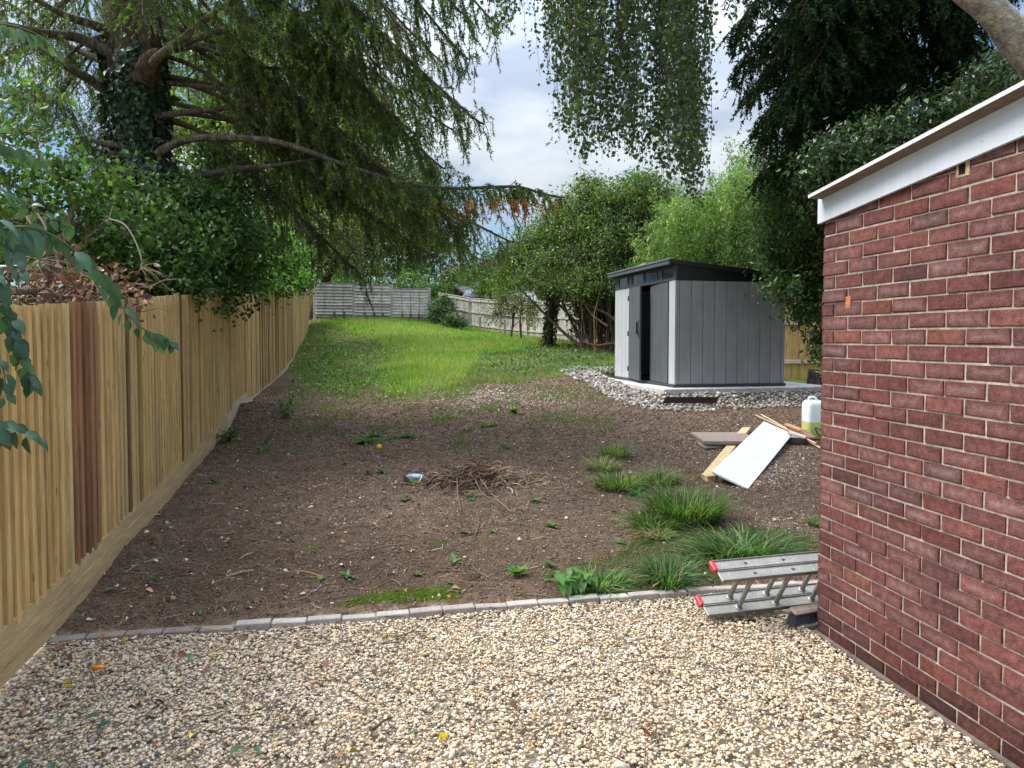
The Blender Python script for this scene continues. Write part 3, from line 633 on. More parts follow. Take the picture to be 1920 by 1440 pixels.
# ------------------------------------------------------------------ newer fence right of the shed
nf = thing('new_fence', 'golden boarded fence with pale rails behind the right end of the shed', 'fence', tuple(W(1460, 711, 16.6)))
p0, p1 = W(1440, 711, 16.6), W(1660, 711, 17.3); p0[2] = p1[2] = .66; d = p1-p0; n = int(np.linalg.norm(d)/.1)
b = MB()
for j in range(n): b.obox(p0+d*j/n+A(0, (j % 2)*.006, .02), d/n*1.1, A(0, .018, 0), A(0, 0, 1.86), A(.50, .33, .12)*random.uniform(.8, 1.15))
b.build('board_panel', M['wood'], nf)
for hz, hh in ((1.33, .09), (.42, .09)):
    b = MB(); b.obox(p0+A(0, -.06, hz), d, A(0, .055, 0), A(0, 0, hh), A(.56, .44, .33), .008); b.build('rail', M['wood'], nf)
b = MB(); b.obox(p0+A(0, -.03, -.1), d, A(0, .03, 0), A(0, 0, .16), A(.36, .26, .13), .004); b.build('gravel_board', M['wood'], nf)

# ------------------------------------------------------------------ resin shed
SD, SW, H = 2.14, 2.85, 1.855
slab = MB(); slab.obox(A(SLAB[0], SLAB[2], -.15), A(SLAB[1]-SLAB[0], 0, 0), A(0, SLAB[3]-SLAB[2], 0), A(0, 0, .15), A(.50, .49, .47), .012)
o = slab.build('concrete_slab', M['concrete'], local=True); o.location = tuple(SH0); o.rotation_euler = (0, 0, SHZ); tag(o, 'pale concrete base slab under the grey shed', 'slab')
shed = thing('garden_shed', 'grey resin garden shed with black sloping roof and door ajar on a concrete base', 'shed', tuple(SH0), SHZ)
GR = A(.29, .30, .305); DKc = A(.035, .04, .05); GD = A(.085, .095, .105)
GR_LIT = A(.42, .44, .46)  # same resin as the side; stronger light on the front put into colour
b = MB(); b.box((-.02, -.02, .002), (SD+.02, SW+.02, .055), DKc, .006); b.build('base_frame', M['dark'], shed, local=True)
edges = [0.032, .083, .303, .527, .75, .976, 1.19, 1.41, 1.635, 1.845, 2.06, 2.14]
b = MB()
for e0, e1 in zip(edges[:-1], edges[1:]): b.box((e0+.004, 0, .055), (e1-.004, .03, H), GR*random.uniform(.96, 1.04), .004)
b.box((.02, .012, .055), (SD-.02, .028, H), DKc)
b.build('side_wall', M['plastic'], shed, local=True)
def s_of(px_): u = (px_-960)/F; return (SH0[0]-SH0[1]*u)/(math.sin(SHZ)+math.cos(SHZ)*u)
b = MB(); ws = s_of(1180)
for k_ in range(4): b.box((0, ws+.01+(SW-ws-.01)*k_/4+.003, .055), (.03, ws+.01+(SW-ws-.01)*(k_+1)/4-.003, H), GR_LIT, .004)
b.box((.012, ws+.01, .055), (.028, SW, H), DKc); b.build('front_wall', M['plastic'], shed, local=True)
b = MB(); b.box((-.003, -.003, .055), (.03, .235, H), GR_LIT, .004); b.build('front_wall', M['plastic'], shed, local=True)
b = MB(); b.box((SD-.03, .03, .055), (SD, SW, H), GR); b.box((.03, SW-.03, .055), (SD-.03, SW, H), GR); b.build('rear_wall', M['plastic'], shed, local=True)
b = MB(); b.box((.03, .03, .055), (SD-.03, SW-.03, .065), A(.05, .05, .05)); b.build('shed_floor', M['dark'], shed, local=True)
# window band and gables
b = MB(); zw0, zw1 = H, 2.13
sx = [SW]+[s_of(v) for v in (1160, 1174.5, 1177.5, 1181, 1185, 1204, 1207.5, 1228, 1231, 1236, 1240, 1261)]+[0.0]
b.box((0, 0, zw0), (.04, SW, zw0+.055), DKc*1.4, .004); b.box((0, 0, zw1-.04), (.04, SW, zw1), DKc*1.4, .004)
for i in range(0, len(sx)-1, 2): b.box((.0015, sx[i+1], zw0+.05), (.038, sx[i], zw1-.035), DKc*1.4, .003)
b.build('window_frame', M['dark'], shed, local=True)
for i in range(1, len(sx)-1, 2):
    b = MB(); b.box((.014, sx[i+1]-.004, zw0+.05), (.020, sx[i]+.004, zw1-.035), A(1, 1, 1)); b.build('window_pane', M['window'], shed, local=True)
zr0, zr1 = 2.13, 1.93
for yy in (0.0, SW-.03):
    b = MB(); b.add([(.04, yy, H), (SD, yy, H), (SD, yy, zr1), (.04, yy, zr0), (.04, yy+.03, H), (SD, yy+.03, H), (SD, yy+.03, zr1), (.04, yy+.03, zr0)], [(0, 1, 2, 3), (4, 7, 6, 5), (0, 4, 5, 1), (1, 5, 6, 2), (2, 6, 7, 3), (3, 7, 4, 0)], A(.006, .006, .007)); b.build('gable', M['dark'], shed, local=True)
b = MB(); V = []
x0, x1, y0, y1 = -.11, SD+.06, -.05, SW+.05; sl_ = (zr1-zr0)/SD
for z_ in (0, .075):
    for (xx, yy) in ((x0, y0), (x1, y0), (x1, y1), (x0, y1)): V.append((xx, yy, zr0+sl_*xx+z_+.002))
b.add(V, [(0, 3, 2, 1), (4, 5, 6, 7), (0, 1, 5, 4), (1, 2, 6, 5), (2, 3, 7, 6), (3, 0, 4, 7)], A(.010, .011, .013))
for k_ in range(1, 7):
    yy = y0+(y1-y0)*k_/7; b.obox(A(x0, yy, zr0+sl_*x0+.077), A(x1-x0, 0, sl_*(x1-x0)), A(0, .03, 0), A(0, 0, .012), A(.010, .011, .013))
b.build('roof', M['dark'], shed, local=True)
b = MB(); b.box((-.155, y0-.003, zr0-.01), (-.112, y1+.003, zr0+.055), DKc*2.2, .01); b.box((-.165, y0-.003, zr0+.057), (-.105, y1+.003, zr0+.095), DKc*2.4, .008); b.build('roof_trim', M['dark'], shed, local=True)
def door(y_h, width, ang, sgn, handle):
    """hinge at local y=y_h, leaf runs towards sgn*y"""
    root = None; b = MB(); nb = 3
    for k_ in range(nb): b.box((-.02, sgn*(width*k_/nb+.004), .06), (.015, sgn*(width*(k_+1)/nb-.002), H-.012), GD, .004)
    b.box((-.012, sgn*.005, .062), (.010, sgn*(width-.004), H-.014), GD*.5)
    o = b.build('door', M['plastic'], shed, local=True); o.location = (0, y_h, 0); o.rotation_euler = (0, 0, ang); return o
d1 = door(s_of(1180), .9, math.radians(-9), -1, True)
b = MB(); b.tube([(-.05, -.80, .94), (-.052, -.80, 1.16)], .014, 8, DKc*.3); b.tube([(-.018, -.80, .95), (-.055, -.80, .95)], .012, 8, DKc*.3); b.tube([(-.05, -.80, .95), (-.05, -.90, .95)], .013, 8, DKc*.3); b.box((-.026, -.835, .89), (-.02, -.77, 1.2), DKc*.3)
b.build('handle', M['dark'], d1, local=True)
d2 = door(.244, .90, math.radians(-4), 1, False)
for zz in (.25, .95, 1.65):
    b = MB(); b.tube([(-.03, ws+.005, zz-.05), (-.03, ws+.005, zz+.05)], .012, 8, DKc*.4); b.build('hinge', M['dark'], shed, local=True)
b = MB(); b.box((.5, 1.0, 1.72), (.75, 2.3, 1.75), A(.25, .27, .3)); b.build('shelf', M['plastic'], shed, local=True)

# dark bar on the stones
p = W(1243, 756, 11.5); q = W(1343, 756, 11.52)
b = MB(); d = q-p; V = [p, q, q+A(.04, 0, .1), p+A(.05, 0, .1), p+A(0, .05, 0), q+A(0, .05, 0), q+A(.04, .05, .1), p+A(.05, .05, .1)]
b.add(V, [(0, 1, 2, 3), (4, 7, 6, 5), (0, 4, 5, 1), (1, 5, 6, 2), (2, 6, 7, 3), (3, 7, 4, 0)], A(.045, .03, .028))
tag(b.build('dark_board', M['wood'], None, origin=p), 'narrow dark brown board lying on the stones in front of the shed', 'board')

# tree stump at the right of the shed
p = W(1524, 728, 13.6); b = MB()
b.tube([p+A(0, 0, -.1), p+A(.01, 0, .18), p+A(.02, 0, .36)], [.15, .11, .10], 10, A(.09, .075, .055)); b.tube([p+A(.14, .05, -.1), p+A(.15, .05, .26)], [.1, .07], 8, A(.08, .065, .05))
tag(b.build('tree_stump', M['bark'], None, origin=p), 'low dark stump between the shed and the brick garage', 'stump')

# ------------------------------------------------------------------ brick garage
gd = norm(A(.177, -1, 0)); gn = A(-.9847, -.1743, 0); C0 = A(WX, WY, 0)
gar = thing('brick_garage', 'red brick garage wall with a white fascia board at the right', 'garage', (WX, WY, 0))
b = MB(); random.seed(3)
fpt = lambda px_, py_, off: on_line(A(px_*1.), A(py_*1.), WX-off, WY, -.177)[0]
fb0, fb1, ft0, ft1 = fpt(1533, 420, .025), fpt(1920, 253, .025), fpt(1533.5, 370, .025), fpt(1920, 175, .025)
U = lambda P: float((P-C0)@gd)
zfb = lambda u: np.interp(u, [U(fb0), U(fb1)], [fb0[2], fb1[2]])+max(0, u-U(fb1))*(fb1[2]-fb0[2])/(U(fb1)-U(fb0))
zft = lambda u: np.interp(u, [U(ft0), U(ft1)], [ft0[2], ft1[2]])+max(0, u-U(ft1))*(ft1[2]-ft0[2])/(U(ft1)-U(ft0))
hole = fpt(1807, 312, 0); chipb = fpt(1591, 566, 0)
reds = A((.168, .061, .053), (.155, .057, .051), (.178, .063, .052), (.130, .055, .052), (.205, .078, .055))
def brick(b, o, du, dn, Lb, hb, zc, tone):
    bev = .0035; j = lambda s: A(*[random.gauss(0, s) for _ in range(3)])
    def pt(u, z, n_): return o+du*u+A(0, 0, z)+dn*n_
    back = [pt(0, 0, -.05), pt(Lb, 0, -.05), pt(Lb, hb, -.05), pt(0, hb, -.05)]
    mid = [pt(0, 0, -.0035)+j(.0007), pt(Lb, 0, -.0035)+j(.0007), pt(Lb, hb, -.0035)+j(.0007), pt(0, hb, -.0035)+j(.0007)]
    fr = [pt(bev, bev*.7, 0)+j(.0018), pt(Lb-bev, bev*.7, 0)+j(.0018), pt(Lb-bev, hb-bev*.7, 0)+j(.0018), pt(bev, hb-bev*.7, 0)+j(.0018)]
    cx = [pt(Lb*.22, hb*.5, .0003), pt(Lb*.78, hb*.5, .0003)]
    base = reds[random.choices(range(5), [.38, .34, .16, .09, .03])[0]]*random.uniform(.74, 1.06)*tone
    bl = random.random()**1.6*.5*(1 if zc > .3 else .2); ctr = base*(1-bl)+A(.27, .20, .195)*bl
    V = back+mid+fr+cx; Cc = np.array([base*.62]*4+[base*.66]*4+[base*.9]*4+[ctr]*2)
    Fq = [(i, (i+1) % 4, 4+(i+1) % 4, 4+i) for i in range(4)]+[(4+i, 4+(i+1) % 4, 8+(i+1) % 4, 8+i) for i in range(4)]
    Fq += [(8, 9, 13, 12), (10, 11, 12, 13), (9, 10, 13), (11, 8, 12)]
    b.add(V, Fq, Cc)
for r_ in range(-2, 40):
    z0 = .068+r_*.075+.010; u = -.0 if r_ % 2 else 0; first = .2155 if r_ % 2 == 0 else .1025; uu = .002
    Lb = first
    while uu < 4.6:
        zl = zfb(uu+Lb/2)+.09
        if z0+.065 < zl+.04:
            c_u, c_z = uu+Lb/2, z0+.033
            isch = abs(c_u-U(chipb)) < .1 and abs(c_z-chipb[2]) < .04; ish = False
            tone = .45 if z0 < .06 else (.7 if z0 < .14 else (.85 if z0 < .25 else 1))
            if ish: uu += Lb+.010; Lb = .2155; continue
            P = C0+gd*uu+A(0, 0, z0+random.uniform(-.0015, .0015))+gn*random.uniform(-.0015, .0015)
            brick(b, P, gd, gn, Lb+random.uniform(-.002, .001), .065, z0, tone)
        uu += Lb+.010; Lb = .2155
# return wall round the back corner
rd = A(-gn[0], -gn[1], 0); rn = A(-gd[0], -gd[1], 0)
for r_ in range(-2, 33):
    z0 = .078+r_*.075; uu = .012 if r_ % 2 == 0 else .0; Lb = .1025 if r_ % 2 == 0 else .2155
    uu = .002 if r_ % 2 else .002
    while uu < 2.9:
        brick(b, C0+rd*(uu+.052)-gn*0+A(0, 0, z0)+rn*.0, rd, rn, Lb, .065, z0, 1); uu += Lb+.010; Lb = .2155
b.build('brick_wall', M['brick'], gar)
b = MB(); zt = zfb(4.6)+.1
V = [C0-gn*-.0+gd*0+A(0, 0, -.1)-gn*.006, C0+gd*4.6+A(0, 0, -.1)-gn*.006, C0+gd*4.6-gn*.006+A(0, 0, zt), C0-gn*.006+A(0, 0, zfb(0)+.1)]
V = [v+gd*.009 if i in (0, 3) else v for i, v in enumerate(V)]; V += [v-gn*.1 for v in V]
b.add(V, [(0, 1, 2, 3), (4, 7, 6, 5), (0, 4, 5, 1), (1, 5, 6, 2), (2, 6, 7, 3), (3, 7, 4, 0)], A(.41, .36, .30))
V = [C0+gd*.009+rd*.1+A(0, 0, -.1), C0+gd*.009+rd*2.9+A(0, 0, -.1), C0+gd*.009+rd*2.9+A(0, 0, 2.5), C0+gd*.009+rd*.1+A(0, 0, 2.4)]; V += [v+gd*.09 for v in V]
b.add(V, [(0, 1, 2, 3), (4, 7, 6, 5), (0, 4, 5, 1), (1, 5, 6, 2), (2, 6, 7, 3), (3, 7, 4, 0)], A(.41, .36, .30))
b.build('mortar', M['mortar'], gar)
b = MB(); b.obox(C0+gd*(U(hole)-.04)+A(0, 0, hole[2]-.045)-gn*.003, gd*.072, gn*.006, A(0, 0, .09), A(.46, .37, .22), .003); b.build('mortar_patch', M['mortar'], gar)
b = MB(); b.obox(C0+gd*(U(hole)-.022)+A(0, 0, hole[2]-.032)+gn*.0015, gd*.034, gn*.003, A(0, 0, .075), A(.02, .018, .015)); b.build('hole_dark_patch', M['mortar'], gar)  # raised dark block, no recess cut; the hole's shade is painted
b = MB(); b.obox(C0+gd*(U(chipb)-.022)+A(0, 0, chipb[2]-.032)+gn*.0005, gd*.04, gn*.002, A(0, 0, .06), A(.48, .17, .10), .0008); b.build('broken_brick_face', M['brick'], gar)
b = MB(); b.obox(C0-gd*.0+A(0, 0, -.08)+gn*.001, gd*4.6, gn*.028, A(0, 0, .098), A(.13, .105, .09), .012); b.build('footing', M['mortar'], gar)
def strip(name, mt, zl, zh, u0, u1, off, th, c_, ext=None):
    b = MB(); V = []
    for u, in ((u0,), (u1,)):
        for z_, o_ in ((zl(u), off), (zh(u), off), (zh(u), off+th), (zl(u), off+th)): V.append(C0+gd*u+gn*o_+A(0, 0, z_))
    b.add(V, [(0, 1, 2, 3), (4, 7, 6, 5), (0, 4, 5, 1), (1, 5, 6, 2), (2, 6, 7, 3), (3, 7, 4, 0)], c_); return b.build(name, mt, gar)
u0 = U(ft0)
strip('fascia_board', M['upvc'], zfb, zft, u0, 4.6, .006, .018, A(.60, .65, .71))
for u_ in (.05, .55, 1.1, 1.75):
    for f_ in (.3, .55):
        b = MB(); z_ = zfb(u_)*(1-f_)+zft(u_)*f_; c0 = C0+gd*u_+A(0, 0, z_); b.tube([c0+gn*.0235, c0+gn*.0256], .0028, 8, A(.6, .6, .62)); b.build('screw', M['alu'], gar)
tr0, tr1 = fpt(1516, 374, .105), fpt(1920, 163, .105); sl2 = (tr1[2]-tr0[2])/(U(tr1)-U(tr0)); zr = lambda u: tr0[2]+(u-U(tr0))*sl2
strip('drip_trim', M['upvc'], lambda u: zr(u)+.007, lambda u: zr(u)+.020, U(tr0), 4.6, .100, .006, A(.82, .84, .82))
strip('drip_trim', M['upvc'], lambda u: zr(u)+.0205, lambda u: zr(u)+.0235, U(tr0), 4.6, .06, .047, A(.78, .80, .78))
def roofx():
    b = MB(); V = []
    for u in (U(tr0)+.003, 4.6):
        for o_, z_ in ((.099, zr(u)+.003), (.099, zr(u)+.0195), (-2.9, zr(u)+.0195), (-2.9, zr(u)+.003)): V.append(C0+gd*u+gn*o_+A(0, 0, z_))
    b.add(V, [(0, 1, 2, 3), (4, 7, 6, 5), (0, 4, 5, 1), (1, 5, 6, 2), (2, 6, 7, 3), (3, 7, 4, 0)], A(.16, .12, .09)); b.build('roof_deck', M['plank'], gar)
roofx()

# ------------------------------------------------------------------ timber, panel and debris beyond the grass
def plank(name, corners, th, c_, mt, label, cat, group=None, bev=.004):
    a_, b_, c2 = [np.asarray(v, float) for v in corners]         # top-surface corner, along, across
    x_, y_ = b_-a_, c2-a_; nn = norm(np.cross(x_, y_)); nn = nn if nn[2] > 0 else -nn
    m = MB(); m.obox(a_-nn*th, x_, y_, nn*th, c_, bev); return tag(m.build(name, mt, None, origin=a_), label, cat, group)
Q = A((2.058, 7.267, .3143), (3.352, 9.424, .5757), (3.668, 9.2516, .4308), (2.375, 7.095, .1695))
plank('white_panel', (Q[0], Q[1], Q[3]), .022, A(.76, .80, .82), M['upvc'], 'long smooth white board propped on the timber pile', 'board', bev=.002)
TL = G([1316, 1391], [889, 801], .055); TR = G([1338], [889], .055)
plank('pale_timber', (TL[0], TL[1], TR[0]), .05, A(.58, .45, .24), M['plank'], 'long pale timber lying under the brown slabs and the white board', 'timber')
p = g1(1327, 905); b = MB(); b.obox(p+A(0, .02, .0), A(.10, .02, 0), A(-.02, .16, 0), A(0, 0, .065), A(.55, .38, .2), .004)
tag(b.build('timber_offcut', M['plank'], None, origin=p), 'small timber offcut under the low corner of the white board', 'offcut')
zg = float(G([1322], [844])[0][2])
a1, a2, a3 = PZ(1322, 836, zg+.055), PZ(1425, 832, zg+.055), PZ(1293, 818, zg+.055)
plank('paving_slab', (a1, a2, a3), .035, A(.40, .40, .34), M['concrete'], 'greenish grey slab at the bottom of the pair beside the white board', 'slab', 'stacked slabs by the white board')
a1, a2, a3 = PZ(1320, 827, zg+.115), PZ(1428, 827, zg+.115), PZ(1295, 810, zg+.115)
plank('paving_slab', (a1, a2, a3), .045, A(.30, .23, .19), M['plank'], 'brown slab on top of the pair beside the white board', 'slab', 'stacked slabs by the white board')
b = MB(); b.obox(PZ(1345, 834, zg+.04)-A(0, 0, .05), A(.4, 0, 0), A(0, .25, 0), A(0, 0, .05), A(.3, .27, .2), .004)
tag(b.build('packing_timber', M['plank'], None), 'short dark packing timber under the stacked slabs', 'timber')
for k_, (pa_, pb_, h1, h2_, w_, lab) in enumerate([((1417, 779), (1530, 832), .06, .07, .018, 'thin pale wood strip, the left one of two beside the white board'), ((1428, 778), (1541, 842), .1, .03, .024, 'thin pale wood strip crossing the debris to the garage corner')]):
    p, q = g1(*pa_, h1), g1(*pb_, h2_); b = MB(); d = q-p; nrm = norm(A(-d[1], d[0], 0)); b.obox(p-nrm*w_/2, d, nrm*w_, A(0, 0, .012), A(.62, .46, .31), .001)
    tag(b.build('wood_strip', M['plank'], None, origin=p), lab, 'wood strip', 'thin wood strips in the debris')
for pa_, pb_, w_, c_, lab in [((1474, 797), (1507, 810), .09, A(.55, .30, .17), 'short reddish plank beside the plastic container'), ((1505, 808), (1524, 823), .09, A(.26, .15, .09), 'short dark plank end between the reddish plank and the container'), ((1480, 812), (1512, 822), .16, A(.52, .42, .36), 'pale split board at the right end of the white board')]:
    p, q = g1(*pa_, .12), g1(*pb_, .08); d = q-p; nrm = norm(A(-d[1], d[0], 0)); b = MB(); b.obox(p-nrm*w_/2, d, nrm*w_, A(0, 0, .022), c_, .003)
    tag(b.build('broken_plank', M['plank'], None, origin=p), lab, 'plank', 'broken planks in the debris')
# grey tub
p = g1(1505, 834); p[1] += .1; b = MB(); prof = [(.0, .005), (.11, .005), (.125, .01), (.165, .09), (.175, .09), (.175, .098), (.16, .098), (.12, .02), (0, .018)]
b.lathe(prof, p+A(-.03, .05, 0), 24, A(.30, .33, .36)); tag(b.build('plastic_tub', M['poly'], None, True, origin=p), 'shallow grey plastic tub under the broken planks', 'tub')
# jerry can
p = g1(1536, 824); p[1] += .12
can = thing('jerry_can', 'tall white translucent plastic container part full of yellow green liquid beside the garage corner', 'container', tuple(p))
def rrect(cx, cy, w_, d_, r, n=4):
    o = []
    for (sx_, sy_, a0) in ((1, 1, 0), (-1, 1, 90), (-1, -1, 180), (1, -1, 270)):
        for t_ in np.linspace(0, 90, n+1): o.append((cx+sx_*(w_/2-r)+r*math.cos(math.radians(a0+t_)), cy+sy_*(d_/2-r)+r*math.sin(math.radians(a0+t_))))
    return o
rings = [(.0, .94), (.015, 1), (.1, 1.0), (.225, 1.0), (.226, 1.0), (.32, 1), (.44, 1), (.48, .95), (.505, .8)]
V = []; Cc = []
for z_, s_ in rings:
    for (x_, y_) in rrect(0, 0, .30*s_, .26*s_, .05*s_): V.append(A(x_, y_, z_)); Cc.append(A(.50, .58, .18) if z_ <= .225 else A(.74, .84, .82))
nr = 20; Fq = [[k_*nr+i, k_*nr+(i+1) % nr, (k_+1)*nr+(i+1) % nr, (k_+1)*nr+i] for k_ in range(len(rings)-1) for i in range(nr)]+[list(range(nr))[::-1], list(range(len(V)-nr, len(V)))]
b = MB(); b.add(V, Fq, np.array(Cc)); b.build('can_body', M['poly'], can, True, local=True)
b = MB(); b.lathe([(0, .50), (.028, .50), (.03, .505), (.03, .53), (.026, .535), (0, .535)], (.08, 0, 0), 16, A(.02, .02, .025)); b.build('cap', M['poly'], can, local=True)
b = MB(); b.tube(cr([(-.10, 0, .49), (-.09, 0, .545), (-.02, 0, .55), (.02, 0, .5)], 4), .014, 8, A(.74, .84, .82)); b.build('handle', M['poly'], can, True, local=True)
b = MB(); c0 = p+A(.02, -.2, .06); b.tube(cr([c0+A(-.11, 0, .10), c0+A(-.07, 0, .02), c0+A(.02, 0, -.02), c0+A(.14, .02, -.03), c0+A(.1, .02, .0), c0+A(.0, 0, .06), c0+A(-.11, 0, .11)], 4), .009, 6, A(.02, .05, .06))
tag(b.build('hose_loop', M['poly'], None, True, origin=c0), 'dark loop of hose lying against the foot of the plastic container', 'hose')

# ------------------------------------------------------------------ ladder lying on its side
P0 = PZ(1327, 1158, .03); P1 = PZ(1537, 1134, .03); s_ = norm(P1-P0); n_ = A(-s_[1], s_[0], 0); w_ = norm(.86*n_+A(0, 0, .51)); r_ = norm(-.51*n_+A(0, 0, .86)); LL = 2.3
lad = thing('extension_ladder', 'weathered aluminium two part ladder with red end caps lying on its side on the gravel', 'ladder', tuple(P0))
LC = A(.40, .39, .355)
def stile(off_w, off_r, mt=M['alu'], c_=LC):
    b = MB(); o = P0+w_*off_w+r_*off_r; b.obox(o, s_*LL, w_*.070, r_*.016, c_, .002)
    for e in (0, .066): b.obox(o+w_*e-r_*.006, s_*LL, w_*.0055, r_*.030, c_*.9, .0015)
    b.build('stile', mt, lad)
for ow in (.0, .076):
    stile(ow, 0.0); stile(ow, .300)
for k_ in range(9):
    for ow in (.035, .111):
        u = .20+k_*.255+(.02 if ow < .1 else 0); b = MB(); o = P0+s_*u+w_*ow; b.tube([o+r_*.014, o+r_*.302], .0145, 12, LC*.85); b.tube([o+r_*.0155, o+r_*.024], .021, 12, LC*1.1); b.build('rung', M['alu'], lad, True)
        b = MB(); o2 = o+r_*.3165-w_*.012; b.add([o2, o2+s_*.024+w_*.012, o2+w_*.024-s_*.004, o2+r_*.001+s_*.006+w_*.01], [(0, 1, 3), (1, 2, 3), (2, 0, 3), (0, 2, 1)], A(.03, .03, .03)); b.build('rung_end', M['dark'], lad)
for orr in (-.006, .294):
    b = MB(); b.obox(P0+w_*.074+r_*orr-s_*.018, s_*.03, w_*.076, r_*.032, A(.55, .03, .06), .006); b.build('end_cap', M['red'], lad)

# broom head poking past the wall corner
bp = A(1.70, 4.10, 0); br_ = thing('broom', 'wooden broom head with dark bristles poking out past the garage corner', 'broom', tuple(bp))
dx_ = norm(A(1, .35, .0)); dy_ = norm(A(-.35, 1, .25)); dz_ = np.cross(dx_, dy_)
b = MB(); b.obox(bp+A(-.055, -.03, .06), dx_*.30, dy_*.065, dz_*.032, A(.50, .38, .30), .012); b.build('broom_head', M['plank'], br_)
a = Acc(); n = 900; e = rng.random((n, 2)); c0 = bp+A(-.055, -.03, .06)+dx_*(e[:, :1]*.28+.01)+dy_*(e[:, 1:]*.055+.005); tip = c0-dz_*.075+A(-.03, -.035, 0)*(.6+.8*rng.random((n, 1)))+rng.normal(0, .006, (n, 3)); tip[:, 2] = np.maximum(tip[:, 2], .008)
V, Fq = batch_tubes(np.stack([c0, (c0+tip)/2+rng.normal(0, .002, (n, 3)), tip], 1), .0013); a.add(V, Fq, np.repeat(jit((.07, .08, .10), n, .5, .05), 9, 0)); a.build('bristles', M['poly'], br_)
b = MB(); b.tube([bp+A(.18, .06, .08), bp+A(.9, .75, .12), bp+A(1.4, 1.2, .15)], .012, 8, A(.45, .33, .2)); b.build('broom_handle', M['plank'], br_)

# ------------------------------------------------------------------ small things on the ground
p = g1(711, 843); b = MB(); R_ = .034; b.lathe([(R_*math.sin(t_), R_-R_*math.cos(t_)) for t_ in np.linspace(.01, math.pi-.01, 14)], p+A(0, 0, .0), 20, A(.80, .50, .01)); tag(b.build('ball', M['poly'], None, True, origin=p), 'small bright yellow ball on the bare soil', 'ball')
p = g1(778, 900); bt = thing('plastic_bottle', 'crushed clear plastic bottle with a blue label lying on the soil beside the twig heap', 'bottle', tuple(p), math.radians(-14))
def lying(prof, c_, mt, name):
    b = MB(); b.lathe(prof, (0, 0, 0), 16, c_); V = b.V[0]; V = np.stack([V[:, 2], V[:, 0], V[:, 1]*.9], 1); V[:, 2] += .034+.004*np.sin(V[:, 0]*60)*np.cos(V[:, 1]*80); b.V[0] = V; return b.build(name, mt, bt, True, local=True)
lying([(0, .10), (.030, .10), (.033, .09), (.033, .04), (.030, .03), (.033, .02), (.033, -.05), (.022, -.075), (.012, -.09), (.012, -.1)], A(.6, .7, .8), M['bottle'], 'bottle_body')
lying([(.0345, .06), (.0345, -.02)], A(.42, .62, .80), M['poly'], 'label_band'); lying([(0, -.118), (.014, -.118), (.014, -.10), (0, -.10)], A(.03, .05, .12), M['poly'], 'cap')
p = A(*PZ(185, 1256, .015)); b = MB(); b.tube([p+A(-.03, 0, .012), p+A(0, .002, .013), p+A(.03, .006, .012)], [.010, .012, .009], 10, A(.85, .28, .02)); tag(b.build('orange_plug', M['poly'], None, True, origin=p), 'small orange plastic wall plug on the gravel near the fence', 'plug')
p = PZ(830, 1380, .02); a = Acc(); a.add(*leafq(p+rng.normal(0, .008, (40, 3))*A(1, 1, .3), .02, jit((.75, .62, .02), 40, .1, .03), .4, -.2)); tag(a.build('flower_head', M['leaf'], origin=p), 'yellow dandelion flower head lying on the gravel', 'flower')
# wooden stake splinter, sticks
for (xa, ya_, xb, yb_, r0, c_, lab, zz) in [(424, 1080, 476, 1069, .009, (.55, .38, .22), 'split piece of orange wood on the dark soil near the fence', None), (736, 1194, 802, 1183, .007, (.26, .20, .15), 'straight grey stick on the gravel just below the edging blocks', .022), (1168, 1243, 1290, 1232, .004, (.2, .15, .12), 'long thin twig on the gravel in front of the ladder', .022), (1205, 1245, 1310, 1292, .004, (.19, .13, .11), 'dark twig slanting across the gravel below the ladder', .022), (695, 1370, 735, 1345, .008, (.15, .11, .09), 'thick dark stick near the lower middle of the gravel', .022), (965, 1365, 1005, 1378, .006, (.2, .16, .12), 'short brown stick on the gravel right of the yellow flower', .022), (1250, 1008, 1255, 1024, .002, (.4, .3, .2), '', 1), (56, 1374, 92, 1367, .008, (.2, .11, .07), 'curled brown seed pod on the gravel at the lower left', .022)]:
    if zz == 1: continue
    p, q = (g1(xa, ya_, .01), g1(xb, yb_, .01)) if zz is None else (PZ(xa, ya_, zz), PZ(xb, yb_, zz))
    b = MB(); m_ = (p+q)/2+A(.004, .01, .006); b.tube(cr([p, p*.7+q*.3+A(0, -.004, .002), m_, q], 4), np.linspace(r0, r0*.5, 13), 7, A(*c_)); tag(b.build('stick', M['bark'], None, origin=p), lab, 'stick')

# ------------------------------------------------------------------ vegetation helpers
TPL = A((0, 0), (.16, .27), (.42, .40), (.72, .25), (1, 0))
def bigleaf(P, D, UP, size, wid, col, curl=.25, fold=.18, shade=.12):
    """ovate leaves: 11 verts each, folded along the midrib and drooping at the tip"""
    n = len(P); D = norm(D); B = norm(np.cross(D, UP)); Nn = np.cross(B, D); s = np.broadcast_to(size, (n,))[:, None]
    mid = [P+D*s*x-Nn*s*curl*x*x for x, _ in TPL]
    L_ = [mid[i]+B*s*wid*TPL[i, 1]+Nn*s*fold*TPL[i, 1] for i in (1, 2, 3)]; R_ = [mid[i]-B*s*wid*TPL[i, 1]+Nn*s*fold*TPL[i, 1] for i in (1, 2, 3)]
    V = np.stack(mid+L_+R_, 1).reshape(-1, 3); i = (np.arange(n)*11)[:, None]
    q = np.concatenate([i+np.array([[1, 2, 6, 5]]), i+np.array([[2, 3, 7, 6]]), i+np.array([[2, 1, 8, 9]]), i+np.array([[3, 2, 9, 10]])])
    t = np.concatenate([i+np.array([[0, 1, 5]]), i+np.array([[3, 4, 7]]), i+np.array([[1, 0, 8]]), i+np.array([[4, 3, 10]])])
    c = np.repeat(col, 11, 0).reshape(n, 11, 3).copy(); c[:, :5] *= 1+shade; return V, q, t, c.reshape(-1, 3)
